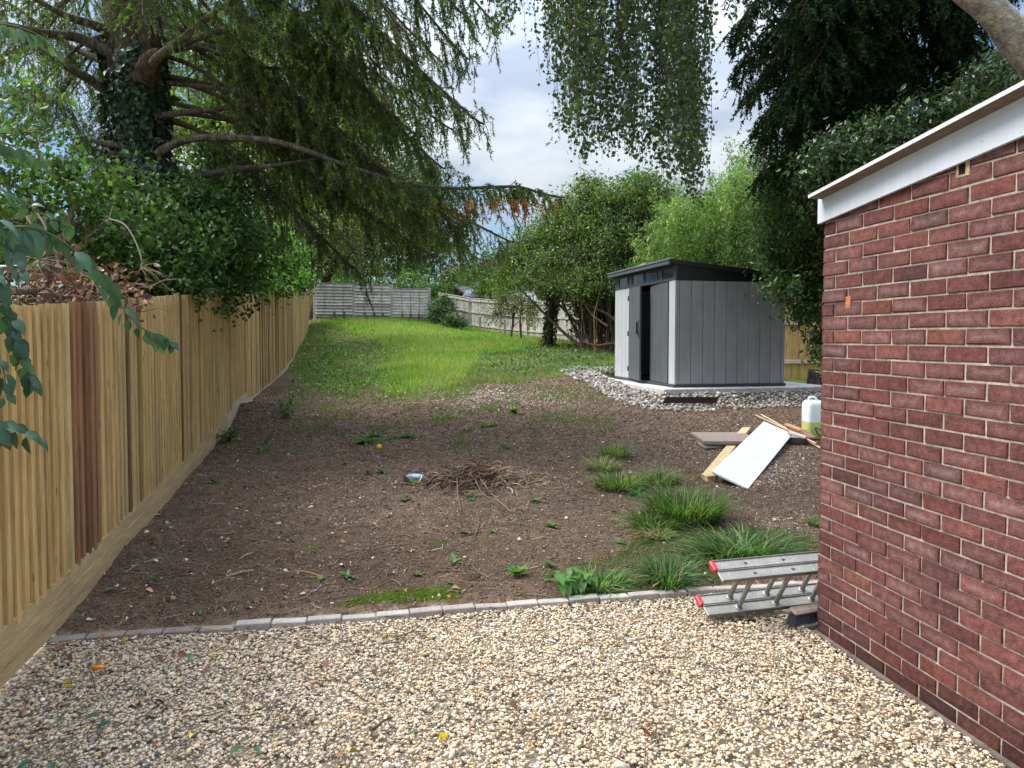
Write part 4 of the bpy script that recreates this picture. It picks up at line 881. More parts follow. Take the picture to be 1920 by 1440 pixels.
def add_big(acc, *a_, **k_):
    V, q, t, c = bigleaf(*a_, **k_); acc.F[3].append(t+acc.n); acc.add(V, q, c)
def blob_pts(blobs, n, shell=.55):
    """blobs: (px, py, depth, rx, ry, rz); cluster centres, biased to the outside"""
    B = np.array([list(W(b[0], b[1], b[2]))+list(b[3:6]) for b in blobs]); v = B[:, 3]*B[:, 5]; k = rng.choice(len(B), n, p=v/v.sum())
    return B[k, :3]+rv(n)*(rng.random((n, 1))**shell)*B[k, 3:6], k
def crown(acc, blobs, ncl, per, sig, size, col, br=.35, hue=.12, asp=.55, droop=.4, shell=.55, clb=.3, flat=.7):
    c, _ = blob_pts(blobs, ncl, shell); tone = np.exp(rng.normal(0, clb, (ncl, 1))); m = rng.poisson(per, ncl); k = np.repeat(np.arange(ncl), m); n = len(k)
    P = c[k]+rng.normal(0, 1, (n, 3))*A(1, 1, flat)*sig*np.exp(rng.normal(0, .3, (n, 1)))
    pal = np.atleast_2d(np.asarray(col, float)); cc = pal[rng.integers(0, len(pal), ncl)][k]*tone[k]*np.exp(rng.normal(0, br, (n, 1)))*np.concatenate([1+rng.normal(0, hue, (n, 1)), np.ones((n, 1)), 1+rng.normal(0, hue, (n, 1))], 1)
    acc.add(*leafq(P, size, np.clip(cc, .004, 1), asp, droop, .12, (0, 0, .8))); return c
def twigs_to(acc, frm, tos, r, col, sag=.08):
    """thin branches from a point (or points) to many targets"""
    n = len(tos); f = np.broadcast_to(frm, (n, 3)); d = tos-f; ln = np.linalg.norm(d, axis=1)[:, None]
    P = np.stack([f, f+d*.33+rng.normal(0, .05, (n, 3))*ln+A(0, 0, 1)*sag*ln*.5, f+d*.7+rng.normal(0, .05, (n, 3))*ln+A(0, 0, 1)*sag*ln*.5, tos], 1)
    V, Fq = batch_tubes(P, np.broadcast_to(A(1, .75, .5, .2)[None]*r, (n, 4)), 4); acc.add(V, Fq, np.repeat(jit(col, n, .2, .05), 16, 0))
def limb(acc, pts, r0, r1, col, n=8, k=5, wob=.0):
    P = cr(pts, k)
    if wob: P = P+rng.normal(0, wob, P.shape)
    V, Fq = tube(P, np.linspace(r0, r1, len(P)), n); V = V+rng.normal(0, r1*.12, V.shape); acc.add(V, Fq, jit(col, len(V), .12, .04)); return P
BK = A(.10, .078, .058)
def root(P):
    """carry a trunk path down into the ground"""
    P = np.asarray(P, float); z = float(gz(P[0, 0:1], P[0, 1:2], False)[0])-.12
    return np.vstack([[P[0, 0], P[0, 1], z], P]) if P[0, 2]-z > .15 else np.vstack([[P[0, 0], P[0, 1], z], P[1:]])
def tree(name, label, cat, trunk, r, blobs, ncl, per, sig, size, col, group=None, mt='leaf', bark=BK, ntw=40, **kw):
    """trunk: list of (px,py,depth); children trunk (with limbs) and crown"""
    T = root([W(*p) for p in trunk]); base = T[0].copy(); t = thing(name, label, cat, tuple(base), 0, group)
    a = Acc(); P = limb(a, T, r, r*.45, bark)
    bc = np.array([W(*b[:3]) for b in blobs])
    for i, c in enumerate(bc):
        j = int(len(P)*rng.uniform(.45, .95)); s = P[min(j, len(P)-1)]; m = (s+c)/2+rng.normal(0, .12, 3)*np.linalg.norm(c-s); limb(a, [s, m, c], r*.4, r*.1, bark, 6, 4)
    f = Acc(); cl = crown(f, blobs, ncl, per, sig, size, col, **kw)
    if ntw: 
        tg = cl[rng.choice(len(cl), min(ntw, len(cl)), replace=False)]; nb = bc[np.argmin(((tg[:, None]-bc[None])**2).sum(-1), 1)]; twigs_to(a, nb, tg, r*.1+.004, bark)
    a.build('trunk', M['bark'], t, True); f.build('crown', M[mt], t); return t

# ------------------------------------------------------------------ spruce and its boughs
def bough(fo, wo, path, r0, start=.25, tw=.9, step=.07, hang=(.12, .4), hstep=.055, col=A(.085, .125, .04), tip=A(.17, .25, .05), nk=24, nl=.040, nw=.0125, wood=A(.12, .10, .075), bare=.0, seg=6, dead=None, pend=1.3, spr=.85):  # dead: box whose needles are painted with the orange flare band
    P = cr(path, seg); V, Fq = tube(P, np.linspace(r0, r0*.12+.003, len(P)), 7); wo.add(V, Fq, jit(wood, len(V), .12, .04))
    s = np.concatenate([[0], np.cumsum(np.linalg.norm(np.diff(P, axis=0), axis=1))]); Lp = s[-1]; u = np.arange(start*Lp, Lp, step); 
    if len(u) < 2: return
    C = np.stack([np.interp(u, s, P[:, i]) for i in range(3)], 1); T = norm(np.gradient(C, axis=0)); side = norm(np.cross(T, A(0, 0, 1)))
    fr = (u-start*Lp)/(Lp*(1-start)); env = np.sqrt(np.clip((1-fr)*1.15+.05, 0, 1))*np.clip(.45+fr*3, 0, 1)
    C = np.repeat(C, 2, 0); T = np.repeat(T, 2, 0); sg = np.tile([1, -1], len(u))[:, None]; side = np.repeat(side, 2, 0)*sg; env = np.repeat(env, 2); n = len(C)
    d = norm(T*rng.uniform(.3, 1.1, (n, 1))+side+rng.normal(0, .25, (n, 3))); ln = (tw*env*rng.uniform(.35, 1.1, n))[:, None]
    Tw = np.stack([C, C+d*ln*.35-A(0, 0, .04)*ln*pend, C+d*ln*.66-A(0, 0, .2)*ln*pend, C+d*ln*.85-A(0, 0, .48)*ln*pend], 1)
    V, Fq = batch_tubes(Tw, A(.0055, .0045, .003, .0015)[None]); wo.add(V, Fq, np.repeat(jit(wood*1.1, n, .2, .05), 12, 0))
    L1 = ln[:, 0]; ns = int(L1.sum()/hstep); k = rng.choice(n, ns, p=L1/L1.sum()); q = rng.random(ns)**.8*2.999; i = q.astype(int); f = (q-i)[:, None]
    S0 = Tw[k, i]*(1-f)+Tw[k, i+1]*f; ds = norm(A(0, 0, -.9)+d[k]*rng.uniform(.1, 1.0, (ns, 1))+rng.normal(0, .28, (ns, 3))); sl_ = rng.uniform(*hang, ns)*rng.uniform(.6, 1.2, ns)
    S1 = S0+ds*sl_[:, None]; V, Fq = batch_tubes(np.stack([S0, S1], 1), .0018); wo.add(V, Fq, np.repeat(jit(wood, ns, .2, .05), 6, 0))
    if bare: kk = rng.random(ns) > bare; S0, ds, sl_, S1 = S0[kk], ds[kk], sl_[kk], S1[kk]; ns = len(S0)
    m = np.maximum((sl_/np.mean(sl_)*nk).astype(int), 3); kk = np.repeat(np.arange(ns), m); N_ = len(kk); v = rng.random(N_)[:, None]
    B = S0[kk]+ds[kk]*sl_[kk, None]*v; nd = norm(ds[kk]*.8+rng.normal(0, spr, (N_, 3))); sd_ = norm(np.cross(nd, rv(N_)))*nw*.5; tipv = B+nd*(nl*rng.uniform(.7, 1.3, (N_, 1)))
    V = np.stack([B-sd_, B+sd_, tipv], 1).reshape(-1, 3); ct = rng.random(ns)[kk, None]; ct = (ct > .62)*(v > .4)
    cc = (col*(1-ct)+tip*ct)*np.exp(rng.normal(0, .25, (N_, 1)))
    if dead is not None:  # orange lens flare band painted into the needle colours
        flare_mask = (np.abs(B-dead[0])/dead[1]).max(-1) < 1+.3*rng.normal(0, .5, N_); flare_mask &= (rng.random(ns) < .75)[kk]; cc[flare_mask] = jit((.50, .20, .04), int(flare_mask.sum()), .25, .08)
    fo.add(V, (np.arange(N_)*3)[:, None]+np.array([[0, 1, 2]]), np.repeat(cc, 3, 0))

SD9 = 9.0
sp = thing('spruce_tree', 'huge old spruce with ivy covered trunk and long drooping boughs behind the left fence', 'tree', tuple(W(262, 600, SD9)))
wo = Acc(); fo = Acc()
TR_ = [W(262, 640, SD9), W(264, 500, SD9), W(262, 380, SD9), W(257, 260, SD9), W(254, 150, SD9), W(248, 60, SD9), W(236, -80, SD9), W(232, -500, SD9), W(228, -1000, SD9)]
P = cr(root(TR_), 8)[8:] if False else cr(TR_, 8); P = np.vstack([cr(root(TR_)[:2], 8)[:-1], P]); rr = np.interp(np.arange(len(P))-8, [0, 8, 24, 36, 44, 56, len(P)-9], [.36, .31, .28, .28, .30, .22, .06]); V, Fq = tube(P, rr, 22)
ang = np.tile(np.linspace(0, 6.28, 22, endpoint=False), len(P)); V = V+(V-np.repeat(P, 22, 0))*(.10*np.sin(ang*4+np.repeat(np.arange(len(P)), 22)*.15)+.05*np.sin(ang*9+1)+rng.normal(0, .05, len(V)))[:, None]
wo.add(V, Fq, jit(A(.075, .055, .04), len(V), .15, .05))
q_ = [W(275, 140, SD9-.1), W(281, 70, SD9-.1), W(278, -60, SD9), W(290, -300, SD9)]; limb(wo, q_, .17, .1, A(.075, .055, .04), 12)
q_ = [W(268, 150, SD9-.25), W(286, 112, SD9-.35), W(302, 105, SD9-.4)]; limb(wo, q_, .15, .085, A(.075, .055, .04), 12)
def bp_(lst, d0, d1): 
    n = len(lst); return [W(x, y, d0+(d1-d0)*i/(n-1)) for i, (x, y) in enumerate(lst)]
# limbs read off the photo: (points, start depth, end depth, radius, foliage start, twig length, bare share)
for pts_, d0, d1, r_0, st, tl, ba, hs in [
    ([(216, 104), (146, 71), (100, 65), (62, 58), (0, 45), (-80, 60)], 8.9, 7.6, .075, .35, .6, .3, .09),
    ([(220, 185), (170, 150), (146, 137), (104, 112), (62, 87), (21, 60), (-60, 30)], 8.9, 7.2, .068, .5, .6, .4, .1),
    ([(214, 62), (170, 45), (125, 30), (69, 0), (20, -30)], 9, 8, .07, .3, .7, .2, .09),
    ([(216, 122), (196, 117), (146, 94), (104, 70), (30, 14), (-40, -20)], 9.2, 9.6, .055, .3, .7, .3, .08),
    ([(260, 284), (215, 272), (188, 268), (156, 254), (140, 233)], 8.7, 8.4, .055, .98, .1, .9, .3),
    ([(240, 330), (202, 313), (170, 301), (147, 291)], 8.75, 8.5, .062, .98, .1, .9, .3),
    ([(288, 118), (302, 103), (350, 67), (390, 32), (433, 0), (480, -50)], 8.6, 7.8, .065, .45, .6, .3, .1),
    ([(290, 116), (313, 97), (367, 72), (433, 53), (483, 47), (600, 17), (690, -20)], 8.7, 8.4, .062, .35, .8, .15, .06),
    ([(300, 100), (350, 88), (400, 88), (450, 107), (500, 127), (600, 127), (680, 140)], 8.9, 9.6, .05, .35, .9, .1, .055),
    ([(285, 220), (302, 217), (367, 208), (450, 200), (533, 192), (640, 185), (740, 200)], 8.8, 9.4, .05, .5, .9, .1, .055),
    ([(295, 290), (313, 277), (350, 262), (400, 258), (500, 263), (567, 280), (633, 305), (733, 337), (800, 350), (867, 353), (967, 350), (1017, 363), (1060, 371)], 8.7, 8.6, .055, .42, .75, .08, .04),
    ([(330, 335), (353, 333), (433, 318), (500, 312), (560, 303), (600, 296)], 9.0, 8.75, .055, .9, .3, .6, .1),
    ([(245, 300), (225, 280), (170, 275), (90, 180), (0, 165)], 9.3, 10.5, .03, .3, .7, .2, .08),
]:
    bough(fo, wo, bp_(pts_, d0, d1), r_0, st, tl, .08, (.08, .30), hs*.8, bare=ba, dead=(W(935, 396, 8.6), A(.62, .5, .07)) if d0 == 8.7 and len(pts_) > 10 else None)  # the longest limb carries the painted flare band
# dead snags hanging under the limbs
for pts_, d in [([(521, 313), (543, 335), (548, 370), (553, 405), (575, 440), (592, 462)], 8.9), ([(567, 308), (585, 320), (598, 345), (603, 368)], 8.8), ([(448, 205), (450, 225), (458, 238)], 8.8), ([(367, 92), (365, 130), (352, 148), (355, 190)], 8.8), ([(650, 310), (651, 330), (645, 345)], 8.6), ([(485, 130), (460, 150), (445, 158)], 9.1), ([(510, 128), (520, 160), (524, 170)], 9.2), ([(340, 0), (347, 20), (346, 48)], 8.4)]:
    limb(wo, bp_(pts_, d, d), .014, .006, A(.07, .055, .045), 5)
tips = [(905, 210, 8.2, -260), (880, 90, 9.3, -520), (835, 300, 9.8, -150), (850, 170, 8.6, -300), (770, 40, 8.0, -500), (700, 200, 10, -60), (640, 120, 9.6, -250), (600, 250, 10.4, 60), (720, 320, 10.6, 30), (930, 20, 9.2, -650), (560, 60, 9.9, -300),
        (480, 150, 10.4, -60), (820, 370, 10.8, 60), (880, 450, 10.6, 130), (760, 440, 11.2, 130), (790, 240, 9.0, -150), (720, 110, 8.8, -350), (870, 0, 8.4, -650), (640, 330, 9.6, 90), (700, 480, 11.6, 210), (830, 100, 10.4, -380), (910, 480, 11.5, 200), (560, 200, 9.4, -80), (660, 20, 9.2, -420), (480, 40, 9.2, -300), (400, 130, 10.6, -60), (690, 505, 10, 200), (870, 410, 9.4, 60), (960, 440, 9.6, 150), (820, 470, 10.2, 180), (850, 230, 10.2, -120)]
for i, (x_, y_, d, sy) in enumerate(tips):
    s0 = W(262, sy, SD9); e = W(x_, y_, d); dd = e-s0; p1 = s0+dd*.3+A(0, 0, .30*np.linalg.norm(dd)*.25); p2 = s0+dd*.65+A(0, 0, .02*np.linalg.norm(dd)); p3 = e-norm(dd*A(1, 1, 0))*.12-A(0, 0, .05)
    tl = 1.1 if y_ < 380 else .9
    bough(fo, wo, [s0, p1, p2, p3, e], .034, .25, tl, .11, (.08, .30), .055, col=[A(.085, .125, .038), A(.10, .12, .05), A(.07, .11, .042)][i % 3], bare=.06)
# the rest of the crown above and to the left, mostly out of the picture
for i in range(13):
    z_ = rng.uniform(-900, -60); a_ = rng.uniform(1.9, 5.6); L_ = rng.uniform(2.6, 4.2)*(1+z_/1500); s0 = W(250, z_, SD9); e = s0+A(math.cos(a_)*L_, math.sin(a_)*L_*.9, -.25*L_)
    bough(fo, wo, [s0, s0*.6+e*.4+A(0, 0, .2), e], .04, .35, .9, .12, (.15, .4), .10, nk=9, nl=.045, nw=.012)
for (x_, y_, d, sy) in [(-40, 150, 9, -60), (60, 230, 10.3, 60), (120, 190, 11, 40), (-20, 230, 8.6, 60), (150, 330, 10.6, 180), (30, 120, 10.5, -100), (190, 260, 10.4, 100), (60, 10, 9.5, -250), (268, 30, 7.4, -250), (235, -10, 7.8, -300), (300, 10, 7.6, -260), (130, 60, 10.8, -150), (330, 60, 10.6, -160)]:
    s0 = W(255, sy, SD9); e = W(x_, y_, d); dd = e-s0; bough(fo, wo, [s0, s0+dd*.35+A(0, 0, .25), s0+dd*.7+A(0, 0, .05), e], .032, .35, .7, .1, (.15, .45), .07, bare=.2)
wo.build('trunk', M['bark'], sp, True); fo.build('crown', M['needle'], sp)
# ivy on the trunk
a = Acc(); n = 8200; v = rng.random(n)**.8; yy = 600-v*520; zc = yy; Pc = np.array([W(np.interp(y_, [60, 150, 260, 380, 500, 640], [248, 254, 257, 262, 264, 262]), y_, SD9) for y_ in yy])
an = rng.uniform(-3.6, .5, n); cover = vn(an*2, yy/60, 1, 5, 3)+np.where(yy > 300, .4, np.where(yy > 150, .2, .0))+.16*(np.abs(an+1.2) < .45)-.12*np.cos(an+1.57)*(yy < 230); k = cover > .50
rad = .33+np.where(yy > 300, .08, 0)+rng.random(n)*np.where(yy > 320, .16, .05); P = Pc+np.stack([np.cos(an)*rad, np.sin(an)*rad, 0*an], 1); P, an, n = P[k], an[k], k.sum()
out_ = np.stack([np.cos(an), np.sin(an), .4+0*an], 1); dn = norm(A(0, 0, -1)+rng.normal(0, .5, (n, 3))+out_*.3)
add_big(a, P, dn, norm(out_+rng.normal(0, .3, (n, 3))), .075*np.exp(rng.normal(0, .2, n)), 1.05, jit((.03, .055, .025), n, .35, .1))
tag(a.build('ivy', M['gloss'], origin=W(262, 600, SD9)), 'dark glossy ivy climbing the trunk of the big spruce', 'ivy')
for i, (ox, d) in enumerate([]): pass

# ------------------------------------------------------------------ birch with hanging branchlets, upper right
bt_ = thing('birch_tree', 'birch with pale leaning trunk above the garage roof and long hanging leafy branchlets', 'tree', tuple(W(2010, 600, 6.2)))
a = Acc(); BC = A(.42, .39, .33)
P = limb(a, [*root([W(2080, 640, 6.4)])[:1], W(2080, 640, 6.4), W(2040, 380, 6.3), W(1960, 150, 6.2), W(1905, 75, 6.1), W(1860, 20, 6.0), W(1780, -40, 5.9), W(1650, -140, 5.9), W(1480, -300, 6), W(1300, -420, 6.2), W(1120, -400, 6.3), W(960, -300, 6.4)], .19, .03, BC, 14, 7)
for x0_, x1_, y1_, d in [(1480, 1380, -180, 5.5), (1300, 1180, -240, 5.4), (1250, 1280, -250, 7.2), (1120, 1010, -180, 7.2), (1400, 1330, -150, 6.9), (1650, 1500, -160, 6.8), (1120, 960, -200, 5.6)]:
    limb(a, [W(x0_, np.interp(x0_, [960, 1120, 1300, 1480, 1650], [-300, -400, -420, -300, -140]), 6.1), W((x0_+x1_)/2, y1_-60, (6.1+d)/2), W(x1_, y1_, d)], .03, .008, BC*.5, 6)
f = Acc(); ex = [905, 925, 945, 965, 985, 1005, 1020, 1050, 1075, 1110, 1150, 1172, 1180, 1215, 1240, 1265, 1290, 1312, 1325, 1335, 1360, 1400, 1440, 1520]; ey = [40, 85, 110, 120, 70, 130, 230, 290, 330, 310, 325, 340, 300, 320, 355, 375, 400, 415, 310, 90, 75, 60, 40, 30]
nb_ = 74; bxs = np.where(rng.random(nb_) < .30, rng.uniform(915, 1012, nb_), np.where(rng.random(nb_) < .05, rng.uniform(1325, 1480, nb_), rng.uniform(1012, 1322, nb_))); bys = np.interp(bxs, ex, ey)*np.where(rng.random(nb_) < .5, rng.uniform(.82, 1.02, nb_), rng.uniform(.2, .85, nb_)); bds = rng.uniform(5.1, 7.4, nb_)
low = A((1290, 400), (1272, 380), (1302, 392), (1284, 360), (1258, 350), (1150, 325), (1082, 328), (1110, 305), (1215, 330), (1240, 352), (1130, 300), (1060, 290), (1180, 310), (1295, 330)); bxs[:14], bys[:14] = low[:, 0], low[:, 1]
ns = 320; kb = np.where(rng.random(ns) < .36, rng.integers(0, 14, ns), rng.integers(0, nb_, ns)); off = rng.normal(0, 13, ns); xs_ = bxs[kb]+off; ye = bys[kb]-np.abs(rng.normal(0, 36, ns))-np.abs(off)*1.2; ye = np.minimum(ye, np.interp(xs_, ex, ey)+15); d = bds[kb]+rng.normal(0, .12, ns)
for i in range(ns):
    e = W(xs_[i], ye[i], d[i]); y0 = rng.uniform(-330, -140); s0 = W(xs_[i]+rng.normal(0, 22), y0, d[i]+rng.normal(0, .15)); m = 10; t_ = np.linspace(0, 1, m)[:, None]
    Pn = s0*(1-t_)+e*t_+np.stack([.05*np.sin(t_[:, 0]*rng.uniform(2, 6)+rng.random()*6), .05*np.sin(t_[:, 0]*rng.uniform(2, 6)), 0*t_[:, 0]], 1); Ls = np.linalg.norm(e-s0)
    V, Fq = batch_tubes(Pn[None], np.linspace(.0035, .0014, m)[None], 3); a.add(V, Fq, A(.07, .05, .045))
    nlf = int(Ls/.019*rng.uniform(.6, 1.2)); u = rng.random(nlf)**1.15*(m-1.001); j = u.astype(int); fr = (u-j)[:, None]; B = Pn[j]*(1-fr)+Pn[j+1]*fr+rng.normal(0, .036, (nlf, 3))
    f.add(*leafq(B, .038, jit((.045, .075, .022), nlf, .38, .12), .78, .9, .08))
a.build('trunk', M['birch'], bt_, True); f.build('crown', M['leaf'], bt_)

# ------------------------------------------------------------------ cypress, dark, upper right
cy = thing('cypress_tree', 'tall dark cypress with drooping foliage behind the garage roof', 'tree', tuple(W(1665, 620, 10.5)))
wo = Acc(); fo = Acc(); CT = [W(1668, 660, 10.5), W(1668, 350, 10.5), W(1666, 100, 10.5), W(1662, -200, 10.5), W(1660, -700, 10.5)]; CT = root(CT); P = cr(CT, 8); V, Fq = tube(P, np.linspace(.30, .12, len(P)), 16)
ang = np.tile(np.linspace(0, 6.28, 16, endpoint=False), len(P)); V = V+(V-np.repeat(P, 16, 0))*(.08*np.sin(ang*6)+rng.normal(0, .03, len(V)))[:, None]; wo.add(V, Fq, jit(A(.03, .022, .017), len(V), .15, .05))
for i, (x_, y_, d, sy) in enumerate([(1375, 60, 9.6, -250), (1405, 170, 10.2, -80), (1440, 215, 9.4, 20), (1380, -30, 10.6, -350), (1520, 130, 9, -60), (1500, 30, 8.8, -250), (1560, 60, 11.6, -150), (1450, 110, 11.4, -160), (1790, 60, 9.6, -150), (1860, 150, 10.4, 0), (1760, 130, 11.6, -60), (1900, 60, 9.4, -200), (1950, 180, 10.6, 20), (1730, -20, 9, -300), (1600, -20, 9, -300), (1840, -40, 9.6, -350), (1480, 240, 10.8, 80), (1580, 200, 9.6, 40), (1720, 170, 10, 30), (1600, 120, 11.8, -60), (1430, -80, 9.4, -420), (1820, 220, 11.2, 80), (1920, -30, 11, -300), (1540, -60, 10.4, -360), (1380, 130, 11.2, -120), (1470, 170, 10.2, -30), (1430, 250, 9.8, 60), (1500, 270, 10, 120), (1540, 300, 9.6, 140), (1460, 300, 10.6, 140), (1420, 330, 11, 160)]):
    s0 = W(1664, sy, 10.5); e = W(x_, y_, d); dd = e-s0
    bough(fo, wo, [s0, s0+dd*.35+A(0, 0, .12*np.linalg.norm(dd)), s0+dd*.7+A(0, 0, .05*np.linalg.norm(dd)), e], .035, .12, .95, .10, (.15, .5), .05, col=A(.014, .030, .011), tip=A(.022, .048, .016), nk=25, nl=.05, nw=.026, wood=A(.028, .022, .016), pend=.9)
for i in range(14):
    z_ = rng.uniform(-800, -200); a_ = rng.uniform(0, 6.28); L_ = rng.uniform(1.8, 3); s0 = W(1662, z_, 10.5); e = s0+A(math.cos(a_)*L_, math.sin(a_)*L_, -.3*L_); bough(fo, wo, [s0, s0*.6+e*.4+A(0, 0, .2), e], .03, .25, .8, .14, (.3, .7), .12, col=A(.022, .036, .016), nk=9, nl=.06, nw=.02, wood=A(.05, .038, .03))
wo.build('trunk', M['bark'], cy, True); fo.build('crown', M['dark_needle'], cy)

# ------------------------------------------------------------------ other trees, shrubs and hedges
G1_, G2_, G3_ = A(.06, .10, .025), A(.075, .13, .03), A(.045, .08, .022)
LIT = A(.16, .22, .04)
tree('laurel_bush', 'dark glossy laurel filling the gap between the grey shed and the brick garage', 'bush', [(1585, 720, 12.2), (1575, 600, 12.1), (1550, 450, 12)], .08,
     [(1520, 500, 11.9, .4, .6, .6), (1560, 560, 12, .35, .5, .6), (1470, 500, 11.8, .3, .4, .35), (1530, 480, 11.7, .4, .5, .6), (1600, 330, 12, .8, .8, .7), (1545, 640, 11.8, .2, .3, .5), (1500, 590, 11.6, .28, .3, .22), (1460, 545, 11.5, .3, .3, .22), (1520, 560, 11.7, .35, .3, .4), (1450, 450, 12, .3, .4, .4), (1560, 300, 12.3, .6, .6, .5)], 900, 22, .10, .085, [A(.055, .10, .028), A(.04, .075, .025), A(.065, .13, .03)], mt='gloss', asp=.42, ntw=90, droop=.3)
tree('conifer', 'feathery mid green conifer drooping over the right end of the shed roof', 'tree', [(1610, 720, 12.0), (1560, 500, 11.7), (1520, 330, 11.7)], .12,
     [(1480, 420, 11.7, .55, .6, .7), (1500, 330, 11.7, .5, .6, .6), (1450, 470, 11.7, .45, .5, .4), (1520, 260, 11.7, .45, .5, .6), (1470, 350, 11.7, .45, .5, .5), (1560, 220, 12.2, .8, .6, .8), (1430, 400, 11.7, .4, .4, .5), (1440, 300, 11.7, .35, .4, .4)], 900, 34, .10, .062, [A(.06, .115, .03), A(.045, .085, .026)], mt='needle', asp=.2, ntw=60, droop=.7)
tree('evergreen_shrub', 'dark leafy evergreen showing above the garage roof in front of the cypress trunk', 'shrub', [(1700, 640, 8.6), (1700, 400, 8.6), (1700, 320, 8.6)], .08,
     [(1560, 300, 8.4, .42, .5, .38), (1640, 270, 8.6, .45, .5, .36), (1720, 235, 8.6, .35, .5, .36), (1800, 200, 8.4, .3, .5, .30), (1600, 330, 8.5, .6, .5, .4), (1860, 150, 8.4, .35, .5, .25), (1740, 300, 8.6, .7, .5, .4), (1530, 330, 8.6, .2, .3, .25), (1900, 130, 8.8, .35, .5, .35)], 620, 20, .09, .075, [A(.04, .07, .022), A(.03, .055, .02)], mt='gloss', asp=.45, ntw=110, bark=A(.14, .12, .10))
# bamboo
bm_ = thing('bamboo', 'tall pale yellow green bamboo clump behind the grey shed', 'bamboo', tuple(W(1340, 690, 18)))
a = Acc(); f = Acc(); n = 120
bx = rng.uniform(1225, 1500, n); tipy = np.interp(bx, [1225, 1260, 1310, 1350, 1395, 1440, 1500], [400, 390, 375, 340, 300, 330, 320])+rng.normal(0, 18, n)+np.where(rng.random(n) < .4, rng.uniform(20, 90, n), 0)
for i in range(n):
    d_ = rng.uniform(17, 19.5); b0 = W(bx[i]+rng.normal(0, 12), 690, d_); e = W(bx[i], tipy[i], d_); t_ = np.linspace(0, 1, 6)[:, None]; bend = A(rng.normal(0, .35), rng.normal(0, .3), -.1); Pn = b0*(1-t_)+e*t_+bend*t_**3
    V, Fq = batch_tubes(Pn[None], np.linspace(.014, .003, 6)[None], 4); a.add(V, Fq, jit((.22, .24, .08), len(V), .2, .05))
    nlf = 560; u = 5*(.35+.65*rng.random(nlf)**.8)*.999; j = u.astype(int); fr = (u-j)[:, None]; C = Pn[j]*(1-fr)+Pn[np.minimum(j+1, 5)]*fr; cl = rng.normal(0, .17, (nlf, 3))*np.clip(1.5-u[:, None]/5, .4, 1)
    f.add(*leafq(C+cl, .125, jit(A(.19, .28, .085) if i % 3 else A(.13, .22, .06), nlf, .3, .1), .21, .7, .03))
a.build('culms', M['plank'], bm_); f.build('foliage', M['leaf'], bm_)
# multi-stemmed holly or elder thicket right of centre
tk = thing('thicket_tree', 'spreading multi stemmed tree with bare brown shoots under its crown left of the grey shed', 'tree', tuple(g1(1150, 662)))
a = Acc(); f = Acc()
bl = [(975, 480, 22, .8, 1, .55), (1010, 450, 22, .9, 1, .6), (1060, 420, 21, 1.0, 1.2, .8), (1120, 385, 20.5, 1.0, 1.2, .8), (1180, 375, 20, 1.0, 1.2, .75), (1235, 395, 20, .9, 1.2, .9), (1150, 450, 20, 1.4, 1.3, .9), (1060, 490, 20.5, 1.1, 1.1, .5), (1000, 520, 21, .8, .9, .35), (1230, 470, 19.5, .8, 1, .8), (1100, 520, 19.5, .9, .8, .45), (950, 515, 22, .5, .6, .35), (1180, 520, 19.5, .9, .9, .4), (1100, 350, 20.5, .4, .6, .35), (1200, 345, 20, .6, .6, .3), (1040, 535, 20, .7, .7, .3), (1110, 545, 19.3, .7, .6, .3), (1170, 545, 19.2, .6, .6, .3)]
cl = crown(f, bl, 2900, 26, .15, .075, [A(.10, .155, .04), A(.09, .135, .045), A(.075, .12, .035), A(.12, .15, .045)], clb=.35)
bs = [g1(1140, 660), g1(1165, 662), g1(1180, 664), g1(1120, 657)]
for i, b in enumerate(bl):
    s0 = bs[i % 4]+rng.normal(0, .12, 3)*A(1, 1, 0)-A(0, 0, .1); e = W(*b[:3]); P = limb(a, [s0, s0*.6+e*.4+rng.normal(0, .2, 3)+A(0, 0, -.2), e], .07, .02, A(.10, .075, .055), 7)
    tg = cl[rng.choice(len(cl), 60)]; tg = tg[((tg-e)**2).sum(1) < 2.2][:22]; twigs_to(a, e, tg, .014, A(.13, .10, .08)) if len(tg) else None
n = 110; q = G(rng.uniform(1085, 1215, n), 655+rng.normal(0, 4, n)); top = q+np.stack([rng.normal(0, .35, n), rng.normal(0, .3, n), rng.uniform(1.6, 3.4, n)], 1)
V, Fq = batch_tubes(np.stack([q-A(0, 0, .1), q*.6+top*.4+rng.normal(0, .06, (n, 3)), q*.25+top*.75+rng.normal(0, .08, (n, 3)), top], 1), A(.013, .011, .009, .005)[None]*rng.uniform(.5, 1.5, (n, 1)), 5); a.add(V, Fq, np.repeat(jit((.17, .125, .08), n, .45, .08), 20, 0))
n = 420; s0 = cl[rng.choice(len(cl), n)]; s0 = s0[s0[:, 2] < np.percentile(cl[:, 2], 50)]; n = len(s0); e = s0+rng.normal(0, .5, (n, 3))*A(1, 1, .6)-A(0, 0, .35); twigs_to(a, s0, e, .008, A(.15, .12, .10))
for pts_, r_0 in [([(1195, 655, 18.5), (1170, 620, 18.6), (1140, 590, 18.8), (1090, 568, 19.2), (1060, 560, 19.6)], .055), ([(1190, 658, 18.4), (1150, 645, 18.5), (1120, 648, 18.7), (1090, 640, 19)], .05), ([(1140, 612, 18.6), (1110, 590, 18.9), (1090, 560, 19.2)], .04)]:
    limb(a, [W(*p) for p in pts_], r_0, r_0*.4, A(.11, .07, .05), 7)
a.build('stems', M['bark'], tk, True); f.build('crown', M['leaf'], tk)
